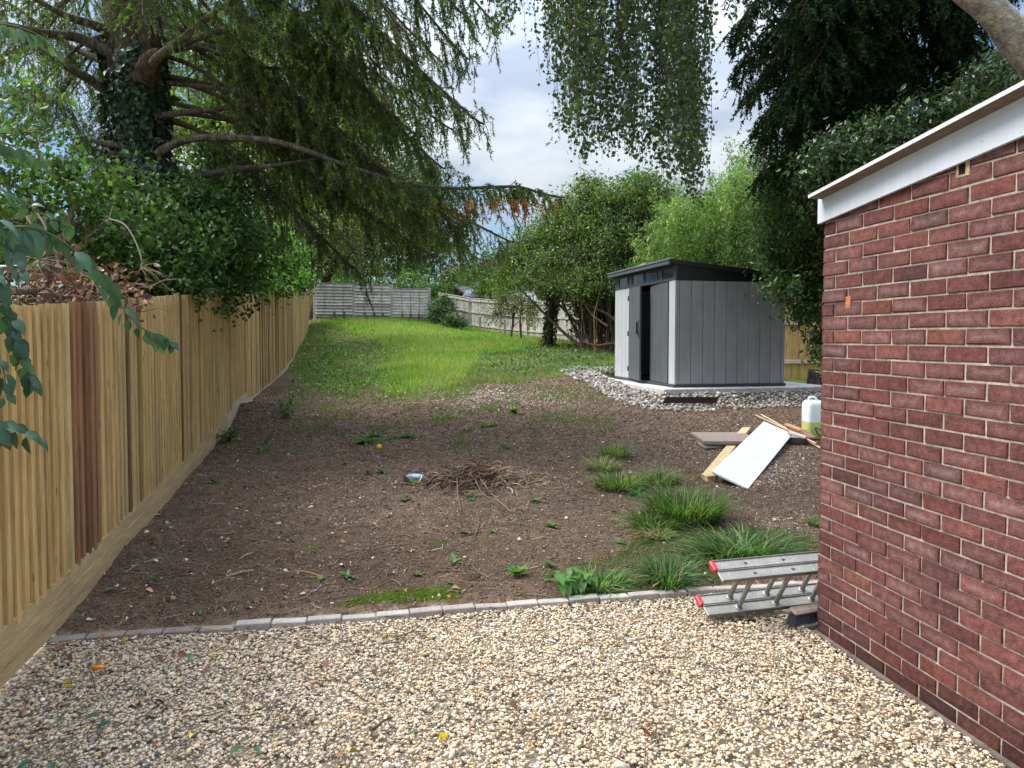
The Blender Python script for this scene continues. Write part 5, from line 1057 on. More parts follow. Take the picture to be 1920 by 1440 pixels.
# ivy clad trunk
it = thing('ivy_clad_tree', 'slender upright trunk wrapped in dark ivy standing before the pale railed fence', 'tree', tuple(g1(1030, 651)))
d_ = float(g1(1030, 651)[1]); a = Acc(); P = limb(a, [W(1028, 655, d_), W(1032, 610, d_), W(1036, 560, d_), W(1034, 500, d_), W(1050, 440, d_)], .12, .06, A(.09, .08, .055), 9)
tm = cl[((cl-P[-1])**2).sum(1) < 3.5][:30]; twigs_to(a, P[-1], tm, .02, BK); a.build('trunk', M['bark'], it, True)
f = Acc(); n = 1500; j = rng.integers(0, int(len(P)*.75), n); an = rng.random(n)*6.28; rd_ = .13+.09*rng.random(n); B = P[j]+np.stack([np.cos(an)*rd_, np.sin(an)*rd_, rng.normal(0, .1, n)], 1); f.add(*leafq(B, .075, jit((.035, .06, .028), n, .4, .1), .8, .7, .1)); f.build('ivy_leaves', M['gloss'], it)
# dark understory filling behind the thicket
tree('evergreen_hedge', 'deep dark evergreen mass behind the bare brown shoots left of the shed', 'hedge', [(1180, 640, 22.5), (1180, 560, 22.5)], .1, [(1110, 590, 22.5, .8, .6, .8), (1170, 570, 22, 1.1, .6, 1.1), (1220, 560, 21, .9, .6, 1.1), (1150, 500, 22.5, 1.3, .7, .7), (1090, 540, 23, .7, .5, .5)], 1000, 20, .17, .11, [A(.02, .032, .014)], ntw=30)
# shrubs before the railed fence
tree('straggly_shrub', 'straggly half bare shrub with reddish stems in front of the pale railed fence', 'shrub', [(958, 636, 27), (962, 600, 27), (965, 570, 27)], .05, [(930, 590, 27, .55, .4, .5), (965, 575, 27, .7, .5, .6), (995, 590, 26.5, .5, .4, .6), (945, 560, 27, .5, .4, .4)], 260, 9, .13, .08, [A(.10, .13, .04), A(.16, .12, .07), A(.08, .12, .04)], bark=A(.16, .09, .055), ntw=180)
tree('leggy_shrub', 'thin leggy shrub with dark red stems nearest the ivy clad trunk', 'shrub', [(978, 640, 25.5), (975, 600, 25.5), (982, 560, 25.5)], .045, [(975, 560, 25.5, .4, .3, .4), (1000, 575, 25.5, .35, .3, .5)], 70, 9, .12, .08, [A(.10, .14, .04)], bark=A(.12, .06, .045), ntw=60)
tree('round_bush', 'rounded dark green bush where the panel fence meets the railed fence', 'bush', [(845, 612, 32.5), (845, 600, 32.5)], .05, [(822, 590, 33.5, .5, .5, .5), (850, 603, 32, .55, .5, .35), (835, 575, 34, .5, .4, .6)], 420, 14, .12, .1, [A(.055, .10, .03), A(.045, .085, .035)], ntw=10)
# behind the left fence
tree('leafy_shrub', 'airy light green leafy shrub above the near end of the left fence', 'shrub', [(90, 600, 6.5), (110, 480, 6.5), (140, 380, 6.6)], .05,
     [(60, 420, 6.6, .7, .6, .45), (170, 400, 6.8, .55, .6, .55), (230, 430, 7, .45, .5, .45), (20, 330, 6.6, .6, .6, .5), (120, 330, 7, .6, .6, .4), (200, 330, 7.2, .4, .5, .4), (40, 250, 6.8, .5, .5, .3), (-60, 400, 6.5, .7, .6, .6), (60, 180, 7, .35, .5, .25), (170, 480, 7, .5, .4, .25)], 330, 15, .12, .066, [A(.075, .14, .035), A(.06, .115, .03), A(.09, .16, .035)], ntw=170, asp=.62, shell=.8, bark=A(.18, .14, .10))
tree('hedge_plant', 'dense dark green hedge bush round the foot of the ivy covered spruce trunk', 'bush', [(330, 640, 8), (330, 540, 8)], .06,
     [(250, 520, 7.6, .55, .5, .45), (320, 470, 8, .55, .6, .6), (380, 430, 8.8, .7, .7, .55), (340, 370, 8.6, .5, .5, .3), (400, 500, 9.4, .75, .7, .7), (210, 470, 7.4, .4, .4, .35), (440, 460, 10.5, .7, .7, .7), (300, 540, 7.6, .6, .4, .25), (430, 350, 9.6, .6, .6, .35), (400, 290, 9.8, .35, .4, .2)], 1100, 22, .12, .070, [A(.05, .10, .028), A(.065, .125, .03), A(.045, .09, .026)], mt='leaf', ntw=60, asp=.6)
tree('bright_bush', 'fresh bright green bush leaning over the middle of the left fence', 'bush', [(485, 620, 16), (485, 540, 16)], .07,
     [(470, 470, 15.5, .9, .8, .75), (508, 470, 17.5, .9, .8, .6), (528, 510, 20, .9, .7, .55), (440, 520, 14, .9, .7, .5), (500, 440, 16.5, .5, .5, .3), (500, 530, 17, .9, .6, .35)], 1200, 20, .13, .10, [A(.13, .26, .03), A(.10, .20, .03), A(.08, .16, .03)], ntw=30)
tree('blue_green_bush', 'small blue green bush at the far end of the left fence', 'bush', [(552, 600, 25.5), (552, 560, 25.5)], .05, [(558, 520, 25.5, .6, .5, .65), (568, 505, 27, .5, .4, .5)], 260, 14, .12, .12, [A(.06, .13, .07)], ntw=8)
# heap of dead leaves and cut branches behind the near fence
a = Acc(); n = 1100; C = W(125, 552, 5.4); B = C+rng.normal(0, 1, (n, 3))*A(.27, .25, .12); add_big(a, B, rv(n), rv(n), .042*np.exp(rng.normal(0, .35, n)), .8, jit((.20, .115, .075), n, .5, .12), curl=.6, fold=.5)
tw = B[:70]; twigs_to(a, tw, tw+rng.normal(0, 1, (70, 3))*A(.16, .1, .07), .005, A(.2, .15, .11))
hp = a.build('brushwood_heap', M['chip'], origin=C); tag(hp, 'heap of brown dead leaves showing over the near end of the left fence', 'brushwood heap')
b = MB(); b.tube(cr([W(-60, 548, 5.0), W(40, 546, 5.1), W(90, 546, 5.2), W(135, 562, 5.3)], 4), [.028]*5+[.024]*8, 8, A(.18, .15, .12)); tag(b.build('cut_branch', M['bark'], None, True, origin=W(40, 546, 5.1)), 'thick cut branch lying on the brushwood heap at the left edge', 'branch')
b = MB(); b.tube([W(-100, 503, 12), W(105, 500, 12)], .04, 10, A(.30, .36, .38)); tag(b.build('metal_rail', M['alu'], None, True, origin=W(0, 503, 12)), 'grey metal rail seen through the shrubs at the left edge', 'rail')
# distant trees
BT = 'tall trees beyond the far fence'
tree('broadleaf_tree', 'big grey green broadleaf tree behind the spruce boughs above the lapped panel fence', 'tree', [(610, 590, 40), (640, 480, 40), (660, 380, 40), (670, 250, 40)], .5,
     [(600, 380, 40, 3.2, 2.5, 3), (680, 330, 41, 3.5, 3, 3.2), (750, 400, 40, 3, 2.5, 2.5), (640, 250, 42, 3, 2.5, 3), (720, 230, 42, 3, 2.5, 2.6), (800, 460, 40, 2.4, 2, 1.6), (560, 300, 40, 2.4, 2, 3), (560, 470, 40, 1.6, 2, 1.8), (700, 470, 40, 3, 2, 1.3), (620, 140, 43, 3, 2.5, 2.6), (790, 350, 42, 2.2, 2, 2)], 2600, 15, .42, .23, [A(.09, .12, .045), A(.07, .10, .04), A(.12, .15, .04)], group=BT, ntw=120)
tree('leaning_tree', 'dark leaning trunk with low crown at the corner of the left and panel fences', 'tree', [(585, 600, 34), (600, 545, 34), (622, 510, 34), (650, 470, 34)], .22, [(600, 480, 34, 1.6, 1, .9), (640, 440, 34, 1.6, 1, 1.1), (560, 440, 34, 1.4, 1, 1.2)], 420, 14, .28, .17, [A(.10, .12, .035), A(.14, .13, .03)], ntw=50, bark=A(.05, .04, .03))
tree('yellow_tree', 'sunlit yellow green tree glimpsed through the spruce to the right of its trunk', 'tree', [(420, 600, 24), (400, 300, 24), (400, 100, 24)], .3,
     [(400, 200, 24, 2, 2, 2), (350, 60, 25, 1.8, 1.8, 1.8), (470, 300, 24, 2, 2, 1.8), (330, 250, 25, 1.4, 1.5, 2), (480, 120, 26, 2, 2, 2), (380, 370, 24, 1.6, 1.5, 1.4), (300, 440, 24, 1.5, 1.2, 1.3), (530, 400, 26, 1.5, 1.3, 1.8)], 1300, 14, .30, .17, [LIT, A(.13, .18, .04), A(.10, .15, .04)], ntw=60)
tree('hedge_tree', 'dark tree filling the gap left of the spruce trunk low over the shrubs', 'tree', [(60, 620, 18), (60, 480, 18)], .2, [(60, 450, 18, 1.5, 1.5, .9), (-40, 430, 18, 1.4, 1.4, 1.2), (150, 480, 18, 1.2, 1.2, .7), (20, 480, 17, 1.3, 1.2, .7), (220, 500, 18, 1.2, 1, .8)], 800, 15, .22, .13, [A(.055, .095, .03), A(.045, .08, .028)], ntw=40)
tree('garden_hedge', 'bright green hedge peeping over the lapped panel fence', 'hedge', [(700, 590, 37), (700, 550, 37)], .1, [(630, 545, 37, 1.1, .8, .9), (690, 550, 37.5, 1.4, .8, .9), (760, 540, 37, 1.4, .8, .9), (810, 545, 38, 1, .8, .8), (830, 560, 38, .8, .6, .8), (590, 520, 38, .6, .5, .5), (640, 515, 39, 1.4, .8, .7), (710, 510, 39, 1.5, .8, .7), (780, 505, 39, 1.5, .8, .8), (850, 520, 41, 1.2, .8, .6)], 1000, 15, .2, .13, [A(.13, .21, .04), A(.10, .18, .04)], ntw=10)
tree('far_tree', 'mid green tree far behind the shed roofs left of the thicket', 'tree', [(920, 600, 60), (920, 520, 60)], .35, [(900, 515, 60, 1.8, 1.5, 1.2), (935, 500, 60, 2, 1.5, 1.6), (870, 520, 62, 1.5, 1.5, 1), (970, 510, 60, 1.8, 1.6, 2)], 500, 15, .38, .25, [A(.07, .11, .04), A(.09, .14, .045)], group=BT, ntw=10)
tree('lime_bush', 'pale lime green bush between the shed roofs and the thicket', 'bush', [(925, 600, 40), (925, 560, 40)], .12, [(920, 535, 40, .9, .7, .9), (950, 540, 38, .9, .7, .8), (905, 545, 42, .6, .5, .5)], 260, 14, .2, .14, [A(.14, .21, .045)], ntw=8)
for i, (x_, y_, d_, r_0, lab) in enumerate([(1010, 540, 44, 2.2, 'distant tree seen through the left side of the thicket'), (1110, 480, 46, 3.4, 'distant tree behind the middle of the thicket'), (1240, 470, 44, 3.6, 'distant tree behind the left end of the bamboo'), (1380, 470, 42, 3.6, 'distant tree behind the right end of the bamboo'), (1560, 420, 30, 3.4, 'distant tree behind the laurel at the garage corner')]):
    tree('far_tree', lab, 'tree', [(x_, 640, d_), (x_, y_, d_)], .3, [(x_-30, y_, d_, r_0*.6, 1.5, r_0*.55), (x_+30, y_-15, d_, r_0*.6, 1.5, r_0*.6), (x_, y_+40, d_, r_0*.8, 1.5, r_0*.6)], 420, 14, .4, .24, [A(.06, .09, .035), A(.05, .08, .03)], group=BT, ntw=8)

# ------------------------------------------------------------------ buildings far behind the railed fence
def shedfar():
    t = thing('outbuilding', 'dark garden outbuilding with orange brown roof verges beyond the railed fence', 'outbuilding', tuple(W(845, 600, 44)))
    zb_ = 1.5; A0, A1 = W(820, 553, 44), W(890, 556, 44); ap = W(846, 533, 44); dp = A(1.2, 5, 0)
    b = MB(); V = [A(A0[0], 44, zb_), A(ap[0]+(ap[0]-A0[0]), 44, zb_), A(ap[0]+(ap[0]-A0[0]), 44, A0[2]), ap, A0]; V2 = [v+dp for v in V]; b.add(V+V2, [(0, 1, 2, 3, 4), (9, 8, 7, 6, 5), (0, 5, 6, 1), (1, 6, 7, 2), (4, 9, 5, 0)], A(.10, .10, .11)); b.build('wall', M['roof'], t)
    R1 = A(2*ap[0]-A0[0], 44, A0[2]); b = MB(); e = A(0, -.15, 0)
    for p_, q_ in ((A0, ap), (ap, R1)): b.obox(p_+e+A(0, 0, .01), q_-p_, dp-e, A(0, 0, .07), A(.13, .14, .155))
    b.build('roof', M['roof'], t)
    b = MB()
    for p_, q_ in ((A0+A(-.1, 0, -.05), ap), (ap, R1+A(.1, 0, -.05))): b.obox(p_+e-A(0, .04, .07), q_-p_, A(0, .035, 0), A(0, 0, .14), A(.42, .16, .07))
    b.build('bargeboard', M['plank'], t)
shedfar()
t = thing('low_outbuilding', 'low outbuilding with pale grey sheet roof beyond the railed fence', 'outbuilding', tuple(W(900, 600, 41)))
b = MB(); p = W(866, 556, 41); q = W(905, 556, 41); b.add([p, q, W(900, 543, 44.5), W(875, 543, 44.5)], [(0, 1, 2, 3)], A(.24, .27, .31)); b.add([q+A(.02, 0, .0), W(1010, 566, 39), W(1000, 545, 43), W(900, 545, 44)], [(0, 1, 2, 3)], A(.38, .41, .44)); b.build('roof', M['roof'], t)
b = MB(); b.add([p-A(0, -.05, .02), q-A(0, -.05, .02), A(q[0], q[1]+.05, 1.5), A(p[0], p[1]+.05, 1.5)], [(0, 1, 2, 3)], A(.06, .06, .06)); q2 = W(1010, 566, 39); b.add([q-A(0, -.05, .02), q2-A(0, -.05, .02), A(q2[0], q2[1]+.05, 1.5), A(q[0], q[1]+.05, 1.5)], [(0, 1, 2, 3)], A(.2, .2, .19)); b.build('wall', M['roof'], t)
t = thing('house', 'brick house with brown tiled roof glimpsed far behind the outbuildings', 'house', tuple(W(845, 600, 70)))
b = MB(); b.obox(W(822, 600, 70), A(3.2, 0, 0), A(0, 6, 0), A(0, 0, (600-523)/F*70), A(.38, .25, .18)); b.build('wall', M['mortar'], t)
b = MB(); p = W(818, 524, 69.7); b.add([p, p+A(3.6, 0, 0), p+A(2.9, 3, 1.7), p+A(.7, 3, 1.7)], [(0, 1, 2, 3)], A(.17, .12, .11)); b.obox(p-A(0, .03, .1), A(3.6, 0, 0), A(0, .03, 0), A(0, 0, .12), A(.6, .6, .6)); b.build('roof', M['roof'], t)

# ------------------------------------------------------------------ near branch hanging over the fence at the left
nb = thing('overhanging_branch', 'long arching branch with large blue green leaves hanging over the near left fence', 'branch', tuple(W(-60, 430, 3.2)))
a = Acc(); f = Acc()
def leafy(pts_, r0, n, size, col, spread=.045):
    P = cr([W(*p) for p in pts_], 8); V, Fq = tube(P, np.linspace(r0, .0015, len(P)), 6); a.add(V, Fq, A(.14, .13, .07))
    u = np.linspace(.04, .999, n)*(len(P)-1); u = np.clip(u+rng.normal(0, .15, n), 0, len(P)-1.001); j = u.astype(int); fr = (u-j)[:, None]; B = P[j]*(1-fr)+P[j+1]*fr; T = norm(P[j+1]-P[j])
    sg = np.where(np.arange(n) % 2, 1, -1)[:, None]; sdv = norm(np.cross(T, A(0, -1, .3)))*sg; D = norm(T*.5+sdv*.6+A(0, -.15, -.75)+rng.normal(0, .18, (n, 3))); up_ = norm(A(.15, -.55, .8)+rng.normal(0, .3, (n, 3)))
    st = B+D*.015; V, Fq = batch_tubes(np.stack([B, st], 1), .0012); a.add(V, Fq, A(.14, .13, .07))
    add_big(f, st, D, up_, size*np.exp(rng.normal(0, .2, n))*np.linspace(1.05, .7, n), .80, jit(col, n, .18, .06), curl=.3, fold=.25)
BG = (.045, .105, .062)
leafy([(-60, 440, 3.1), (40, 425, 3.2), (95, 440, 3.3), (150, 478, 3.5), (195, 520, 3.7), (225, 570, 3.8), (262, 612, 3.9), (300, 630, 4.0), (318, 640, 4.0)], .007, 46, .092, BG)
leafy([(-60, 470, 2.9), (-10, 520, 2.9), (15, 580, 3.0), (35, 640, 3.0), (50, 690, 3.05), (58, 720, 3.05)], .006, 34, .085, BG)
leafy([(-90, 600, 2.8), (-30, 640, 2.9), (5, 690, 2.9), (10, 740, 2.9)], .005, 16, .085, BG)
leafy([(-70, 760, 2.7), (-20, 790, 2.75), (25, 800, 2.8), (60, 818, 2.85)], .005, 11, .095, (.05, .12, .065))
leafy([(-70, 380, 2.9), (-20, 400, 3.0), (20, 450, 3.1), (40, 510, 3.1)], .006, 22, .10, BG)
leafy([(-70, 250, 3.2), (-10, 262, 3.3), (40, 280, 3.4), (80, 295, 3.5)], .006, 16, .085, (.055, .12, .06))
leafy([(-70, 60, 3.4), (0, 45, 3.5), (60, 60, 3.6), (110, 90, 3.7)], .006, 16, .075, (.07, .14, .07))
leafy([(-70, 330, 3.6), (0, 355, 3.7), (80, 400, 3.9), (130, 420, 4)], .006, 20, .085, (.05, .11, .05))
limb(a, [W(-74, 55, 3.4), W(-72, 250, 3.2), W(-72, 330, 3.6), W(-72, 380, 2.9), W(-62, 445, 3.08), W(-64, 470, 2.9), W(-92, 600, 2.8), W(-72, 760, 2.7)], .008, .006, A(.14, .12, .07), 6, 4); limb(a, [W(-72, 380, 2.9), W(-240, 470, 3.0), W(-430, 520, 3.3)], .009, .012, A(.14, .12, .07), 6, 4)
a.build('stems', M['plank'], nb); f.build('leaves', M['gloss'], nb)
# pale dead stems hooked over the hedge
for pts_, lab in [([(205, 410, 5.6), (232, 420, 5.6), (250, 445, 5.6), (264, 480, 5.6), (265, 502, 5.6)], 'pale bare stem arching down in front of the ivy covered trunk'), ([(48, 405, 5), (60, 425, 5), (62, 450, 5)], 'thin bare stem curling at the left over the shrubs, the shorter of two'), ([(70, 400, 5), (86, 430, 5), (86, 470, 5), (70, 490, 5)], 'thin bare stem curling at the left over the shrubs, the longer of two')]:
    a = Acc(); P = cr([W(*p) for p in pts_], 5); V, Fq = tube(P, np.linspace(.006, .004, len(P)), 6); a.add(V, Fq, A(.42, .36, .27)); twigs_to(a, P[-1], P[-1]+rng.normal(0, .09, (14, 3))+A(.08, 0, -.05), .0022, A(.3, .23, .17)); twigs_to(a, P[0], P[0]+rng.normal(0, .07, (8, 3)), .002, A(.35, .3, .22))
    tag(a.build('bare_stem', M['chip'], origin=P[0]), lab, 'stem', 'bare stems over the left fence')

# ------------------------------------------------------------------ grass tufts and weeds on the bare soil
def tuft_mesh(n, h, spread, lean, col, wd=.0035, seg=4, up=.6):
    a_ = rng.random(n)*6.28; r0 = spread*.35*rng.random(n)**.5; P0 = np.stack([np.cos(a_)*r0, np.sin(a_)*r0, 0*a_-.01], 1); b_ = a_+rng.normal(0, .6, n); L_ = h*rng.uniform(.55, 1.25, n); ln = np.abs(rng.normal(lean, .3, n))
    d = np.stack([np.cos(b_), np.sin(b_), 0*b_], 1); sdv = np.stack([-np.sin(b_), np.cos(b_), 0*b_], 1)*wd; V = []
    for k_ in range(seg+1):
        t_ = k_/seg; p_ = P0+d*(L_*ln*t_**1.6)[:, None]+A(0, 0, 1)*(L_*(t_-.45*ln*t_**2.6))[:, None]; w__ = max(.04, (1-t_**1.5)); V += [p_-sdv*w__, p_+sdv*w__]
    V = np.stack(V, 1); m = 2*(seg+1); V[:, :, 2] = np.maximum(V[:, :, 2], .004*rng.random(V.shape[:2])); i = (np.arange(n)*m)[:, None]
    Fq = np.concatenate([i+np.array([[2*k_, 2*k_+1, 2*k_+3, 2*k_+2]]) for k_ in range(seg)]); c = np.repeat(col, m, 0); return V.reshape(-1, 3), Fq, c
def tuft(px_, py_, n, h, spread, lean, col, lab, sx=1, straw=.12, wd=.0055):
    p = g1(px_, py_); c = jit(col, n, .42, .14); k = rng.random(n) < straw; c[k] = A(.34, .29, .17); V, Fq, c = tuft_mesh(n, h*.84, spread, lean, c, wd); V = V*A(sx, 1, 1)+p*0
    V2 = V+p; V2[:, 2] = V[:, 2]+gz(V2[:, 0], V2[:, 1]); o = mesh('grass_tuft', V2, Fq, M['grass'], None, c, origin=p); tag(o, lab, 'grass tuft', 'grass tufts on the bare soil'); return o
DG = A(.075, .145, .035); LG = A(.13, .19, .06)
tuft(1285, 975, 1000, .36, .60, .62, DG, 'largest dark green grass tuft, just below the pale timber end', 1.35)
tuft(1225, 990, 380, .20, .35, .9, A(.09, .17, .035), 'lower mid green tuft joined to the left flank of the largest tuft', 1.3)
tuft(1150, 860, 520, .24, .5, .6, LG, 'pale fine leaved tuft farthest up the slope, left of the brown slabs', 1.0, .25, .0045)
tuft(1130, 880, 360, .19, .45, .9, A(.16, .2, .07), 'straw flecked pale tuft directly below the farthest tuft', 1.0, .35, .0045)
tuft(1165, 915, 520, .21, .5, .65, A(.12, .19, .05), 'light green tuft left of the largest tuft', 1.4, .15)
tuft(1235, 905, 420, .20, .4, .8, LG, 'light green tuft behind the largest tuft', 1.2, .15)
tuft(1250, 1095, 480, .24, .30, .7, A(.06, .135, .04), 'spiky blue green tuft close to the edging blocks', 1.15)
tuft(1400, 1042, 560, .26, .5, .9, A(.07, .14, .04), 'flattened dark tuft just behind the ladder', 1.6)
tuft(1340, 1050, 260, .17, .4, 1.1, A(.085, .16, .05), 'flattened mid green tuft at the left end of the tuft behind the ladder', 1.5)
tuft(1118, 1098, 400, .15, .4, .9, A(.09, .17, .04), 'short bright tuft above the edging beside the broad leaved weed', 1.4)
tuft(1230, 1010, 350, .12, .25, .9, A(.15, .18, .06), 'small yellowing tuft between the largest tuft and the spiky one', 1.3, .35)
tuft(915, 798, 220, .10, .22, .8, A(.10, .18, .04), 'small tuft standing alone far up the soil, right of the ball', 1.3)
tuft(843, 783, 260, .07, .4, .8, A(.11, .18, .05), 'thin low tuft up the soil near the lawn edge', 1.6)
tuft(720, 822, 260, .07, .5, .8, A(.09, .17, .04), 'low wide tuft between the two dandelions behind the ball', 1.6)
tuft(1530, 985, 160, .09, .15, .8, A(.09, .18, .04), 'small tuft half hidden by the garage corner')
def weed(px_, py_, nl_, ln, wd, lab, col=(.075, .16, .03), rise=.5, name='weed', cat='weed', stems=0):
    p = g1(px_, py_, 0); a = Acc(); n = nl_; a_ = rng.random(n)*6.28
    if stems:
        k = rng.integers(0, stems, n); sx_ = rng.normal(0, ln*1.3, (stems, 3))*A(1, 1, 0)+A(0, 0, 1)*rng.uniform(.5, 1.6, (stems, 1))*ln*rise*2; u = rng.random(n)[:, None]; B = sx_[k]*u; tb = np.stack([sx_*0, sx_*.5+A(0, 0, .01), sx_], 1); V, Fq = batch_tubes(tb, .0025); V = V+p; a.add(V, Fq, A(.12, .10, .05))
        D = norm(np.stack([np.cos(a_), np.sin(a_), rng.normal(0, .3, n)], 1))
    else: B = np.zeros((n, 3)); D = norm(np.stack([np.cos(a_), np.sin(a_), rng.uniform(.1, rise*2, n)], 1))
    add_big(a, B+p+A(0, 0, .004), D, norm(A(0, 0, 1)+rng.normal(0, .15, (n, 3))), ln*np.exp(rng.normal(0, .25, n)), wd, jit(col, n, .25, .08), curl=.45)
    o = a.build(name, M['leaf'], origin=p); tag(o, lab, cat, 'weeds on the bare soil'); return o
weed(1085, 1110, 46, .085, .75, 'large broad leaved weed against the edging blocks left of the grass tufts', (.07, .17, .03), .7, stems=5)
weed(973, 1078, 34, .075, .35, 'bright upright weed alone on the soil above the middle of the edging', (.09, .2, .03), 1.0)
weed(430, 828, 90, .07, .6, 'largest leafy weed against the foot of the left fence below the soil mound', (.075, .16, .035), .9, stems=12)
weed(483, 850, 26, .07, .5, 'small leafy weed right of the one at the fence foot', (.08, .17, .035), .6, stems=4)
weed(505, 832, 18, .06, .5, 'dark sprig behind the small leafy weed near the fence', (.06, .12, .04), .8, stems=4)
weed(533, 785, 60, .085, .5, 'tall nettle like weed beside the soil mound', (.075, .16, .035), 1.3, stems=9)
weed(543, 760, 40, .08, .5, 'leafy weed just behind the nettle like one by the mound', (.085, .18, .035), 1.2, stems=7)
weed(685, 832, 50, .13, .26, 'wide dandelion rosette left of the yellow ball', (.09, .18, .035), .6, 'dandelion', 'dandelion')
weed(705, 822, 34, .13, .26, 'dandelion rosette touching the wide one behind the ball', (.08, .17, .05), .7, 'dandelion', 'dandelion')
weed(768, 822, 34, .12, .24, 'dandelion rosette right of the ball and farther back', (.11, .2, .04), .7, 'dandelion', 'dandelion')
weed(962, 775, 40, .12, .32, 'upright weed alone far up the soil near the lawn', (.10, .21, .035), 1.1)
weed(688, 888, 14, .07, .35, 'small reddish green weed left of the bottle', (.12, .13, .04), .8)
weed(718, 885, 24, .08, .4, 'flat grey green rosette left of the bottle', (.09, .15, .09), .3)
weed(780, 908, 12, .06, .7, 'tiny bright weed just below the bottle', (.14, .24, .03), .6)
weed(884, 932, 20, .06, .7, 'dark round leaved weed below the twig heap', (.045, .12, .06), .5)
weed(1195, 928, 40, .10, .32, 'dandelion rosette among the pale grass tufts', (.07, .17, .04), .7, 'dandelion', 'dandelion')
weed(1035, 988, 22, .06, .45, 'small weed on the open soil right of the twig heap', (.06, .15, .04), .6)
weed(950, 842, 16, .06, .3, 'small sprig behind the right side of the twig heap', (.09, .18, .04), .9)
k_ = 0
for (x_, y_) in [(905, 860), (885, 940), (760, 940), (925, 1000), (560, 850), (645, 870), (400, 905), (650, 905), (1000, 805), (870, 1000), (1015, 815), (740, 870), (615, 742), (660, 765), (585, 770), (850, 1058), (1160, 1020), (1215, 1020), (290, 1088), (650, 1082), (790, 870), (1008, 905), (1030, 1060), (600, 1090), (780, 1080), (840, 1095), (1005, 940)]:
    weed(x_, y_, int(rng.integers(8, 18)), rng.uniform(.035, .06), .45, 'tiny green sprig scattered on the bare soil', (.085, .165, .04), .7, name='sprig', cat='sprig')

# ------------------------------------------------------------------ heap of twigs and roots
c0 = g1(895, 905); th_ = c0.copy(); a = Acc(); n = 520
u = rng.normal(0, 1, (n, 2))*A(.30, .17); h_ = .18*np.exp(-(u[:, 0]/.32)**2-(u[:, 1]/.2)**2); q = np.stack([c0[0]+u[:, 0], c0[1]+u[:, 1], np.zeros(n)], 1); q[:, 2] = gz(q[:, 0], q[:, 1])+h_*rng.random(n)**.5+.01
an = rng.random(n)*6.28; ln = rng.uniform(.05, .22, n); d = np.stack([np.cos(an), np.sin(an), rng.normal(0, .3, n)], 1)*ln[:, None]; bd = rng.normal(0, .035, (n, 3)); P = np.stack([q-d*.5, q-d*.15+bd, q+d*.2+bd, q+d*.5], 1)
P[:, :, 2] = np.maximum(P[:, :, 2], gz(P[:, :, 0], P[:, :, 1])+.004); V, Fq = batch_tubes(P, rng.uniform(.002, .0065, n)[:, None], 4); cc = jit((.17, .115, .08), n, .5, .08); k = u[:, 0] > .22; cc[k] = jit((.33, .25, .165), k.sum(), .25, .05); a.add(V, Fq, np.repeat(cc, 16, 0))
for pts_, r_0 in [([(868, 888), (895, 905), (920, 922), (948, 948), (960, 957)], .007), ([(850, 895), (885, 905), (905, 925), (935, 940)], .006), ([(857, 905), (858, 925), (862, 945), (864, 958)], .005), ([(800, 908), (830, 900), (870, 893), (910, 900)], .010), ([(930, 900), (945, 890), (965, 893)], .008)]:
    q = G([p[0] for p in pts_], [p[1] for p in pts_], .03); q[:, 2] = gz(q[:, 0], q[:, 1])+.02+.10*np.exp(-((q[:, 0]-c0[0])/.3)**2-((q[:, 1]-c0[1])/.2)**2); limb(a, q, r_0, r_0*.5, A(.24, .18, .13), 6, 4)
q = G([805, 840, 880, 905], [848, 848, 842, 830], .02); b = MB(); b.tube(cr(q, 4), [.005]*13, 6, A(.24, .18, .13)); tag(b.build('stick', M['bark'], None, True, origin=q[0]), 'long bent stick on the soil behind the twig heap', 'stick')
q = G([893, 898, 895, 890], [960, 975, 990, 1005], .02); b = MB(); b.tube(cr(q, 4), [.004]*13, 6, A(.26, .20, .15)); tag(b.build('stick', M['bark'], None, True, origin=q[0]), 'thin curved stick on the soil in front of the twig heap', 'stick')
tag(a.build('twig_heap', M['chip'], origin=c0), 'low heap of dead twigs roots and straw in the middle of the bare soil', 'twig heap')
a = Acc(); n = 900; u = rng.normal(0, 1, (n, 2))*A(.2, .12); q = np.stack([c0[0]+u[:, 0], c0[1]+.03+u[:, 1], 0*u[:, 0]], 1); q[:, 2] = gz(q[:, 0], q[:, 1])+.09*np.exp(-(u[:, 0]/.25)**2-(u[:, 1]/.15)**2); a.add(*pebbles(q, .035, jit((.11, .08, .06), n, .25, .05), .8, .3)); o = a.build('soil_clods', M['soil'], origin=c0); tag(o, kind='stuff')

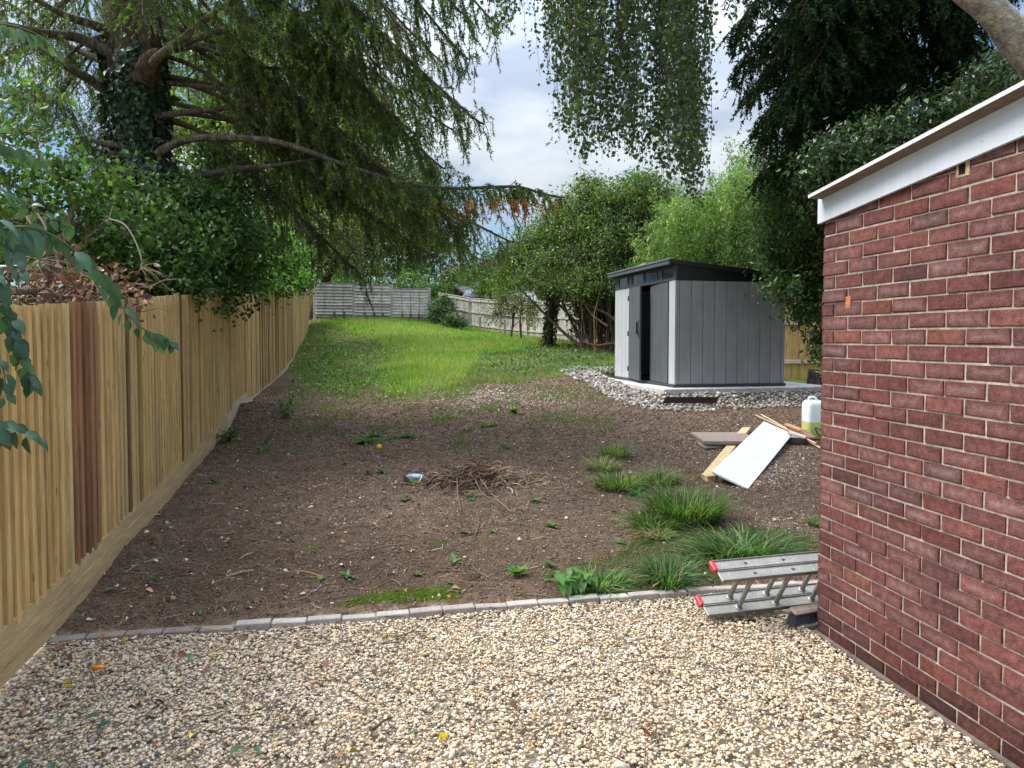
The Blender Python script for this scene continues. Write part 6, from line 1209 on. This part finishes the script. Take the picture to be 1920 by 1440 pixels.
# ------------------------------------------------------------------ fallen leaves
a = Acc(); n = 560; x = rng.uniform(-3.2, 1.8, n); y = rng.uniform(1.8, 4.5, n); k = (tt(x, y) < -.08) & (x > fence_x(y)+.06) & (x < WX+.177*(WY-y)-.05) & (rng.random(n) < np.clip(.9-(x+2)/3.2, .15, 1)); x, y = x[k], y[k]; n = len(x)
P = np.stack([x, y, .018+.01*rng.random(n)], 1); c = jit((.22, .095, .05), n, .4, .12); k = rng.random(n) < .12; c[k] = jit((.5, .36, .06), k.sum(), .2, .05)
D = rv(n)*A(1, 1, .25); add_big(a, P, D, norm(A(0, 0, 1)+rng.normal(0, .45, (n, 3))), .032*np.exp(rng.normal(0, .35, n)), .8, c, curl=.6, fold=.5)
n = 620; pxs = rng.uniform(90, 1500, n); pys = rng.uniform(900, 1190, n); q = G(pxs, pys); k = (tt(q[:, 0], q[:, 1]) > .1) & ((q[:, 0] < 1.7) | (q[:, 1] > 4.7)) & (rng.random(n) < np.where(pxs < 700, 1, .35)); q = q[k]; n = len(q); q[:, 2] = gz(q[:, 0], q[:, 1])+.008
c = jit((.30, .17, .10), n, .45, .12); k = rng.random(n) < .25; c[k] = jit((.5, .45, .38), k.sum(), .2, .04); add_big(a, q, rv(n)*A(1, 1, .2), norm(A(0, 0, 1)+rng.normal(0, .45, (n, 3))), .035*np.exp(rng.normal(0, .35, n)), .8, c, curl=.6, fold=.5)
tag(a.build('leaf_litter', M['chip']), kind='stuff')
for (x_, y_, sz, lab) in [(355, 1226, .055, 'green fallen leaf on the gravel just below the edging'), (118, 1347, .05, 'small green leaf on the left gravel'), (187, 1343, .07, 'dark green narrow leaf on the left gravel'), (207, 1352, .06, 'dark leaf touching the narrow one on the gravel'), (60, 1425, .06, 'green leaf at the bottom left corner'), (100, 1428, .06, 'green leaf right of the bottom corner leaf'), (450, 1399, .065, 'pale green leaf near the bottom of the gravel, left of its pair'), (478, 1400, .05, 'pale green leaf near the bottom of the gravel, right of its pair'), (263, 1304, .05, 'thin green leaf lying by red brown leaves on the gravel'), (785, 1372, .045, 'green leaf left of the yellow flower'), (213, 1104, .065, 'blue green leaf on the dark soil near the fence'), (372, 1142, .06, 'light green leaf on the soil above the edging'), (455, 1167, .045, 'pale leaf resting right above the edging blocks'), (497, 1085, .035, 'small green leaf by the orange wood splinter')]:
    on = tt(*PZ(x_, y_, 0)[:2]) < -.06; p = PZ(x_, y_, .026) if on else g1(x_, y_, .012); a = Acc(); add_big(a, p[None], norm(rv(1)*A(1, 1, .1)), norm(A(.1, -.1, 1)[None]), sz, .75, jit((.06, .14, .07), 1, .2, .1), curl=.25, fold=.3)
    tag(a.build('green_leaf', M['gloss'], origin=p), lab, 'leaf', 'green fallen leaves')
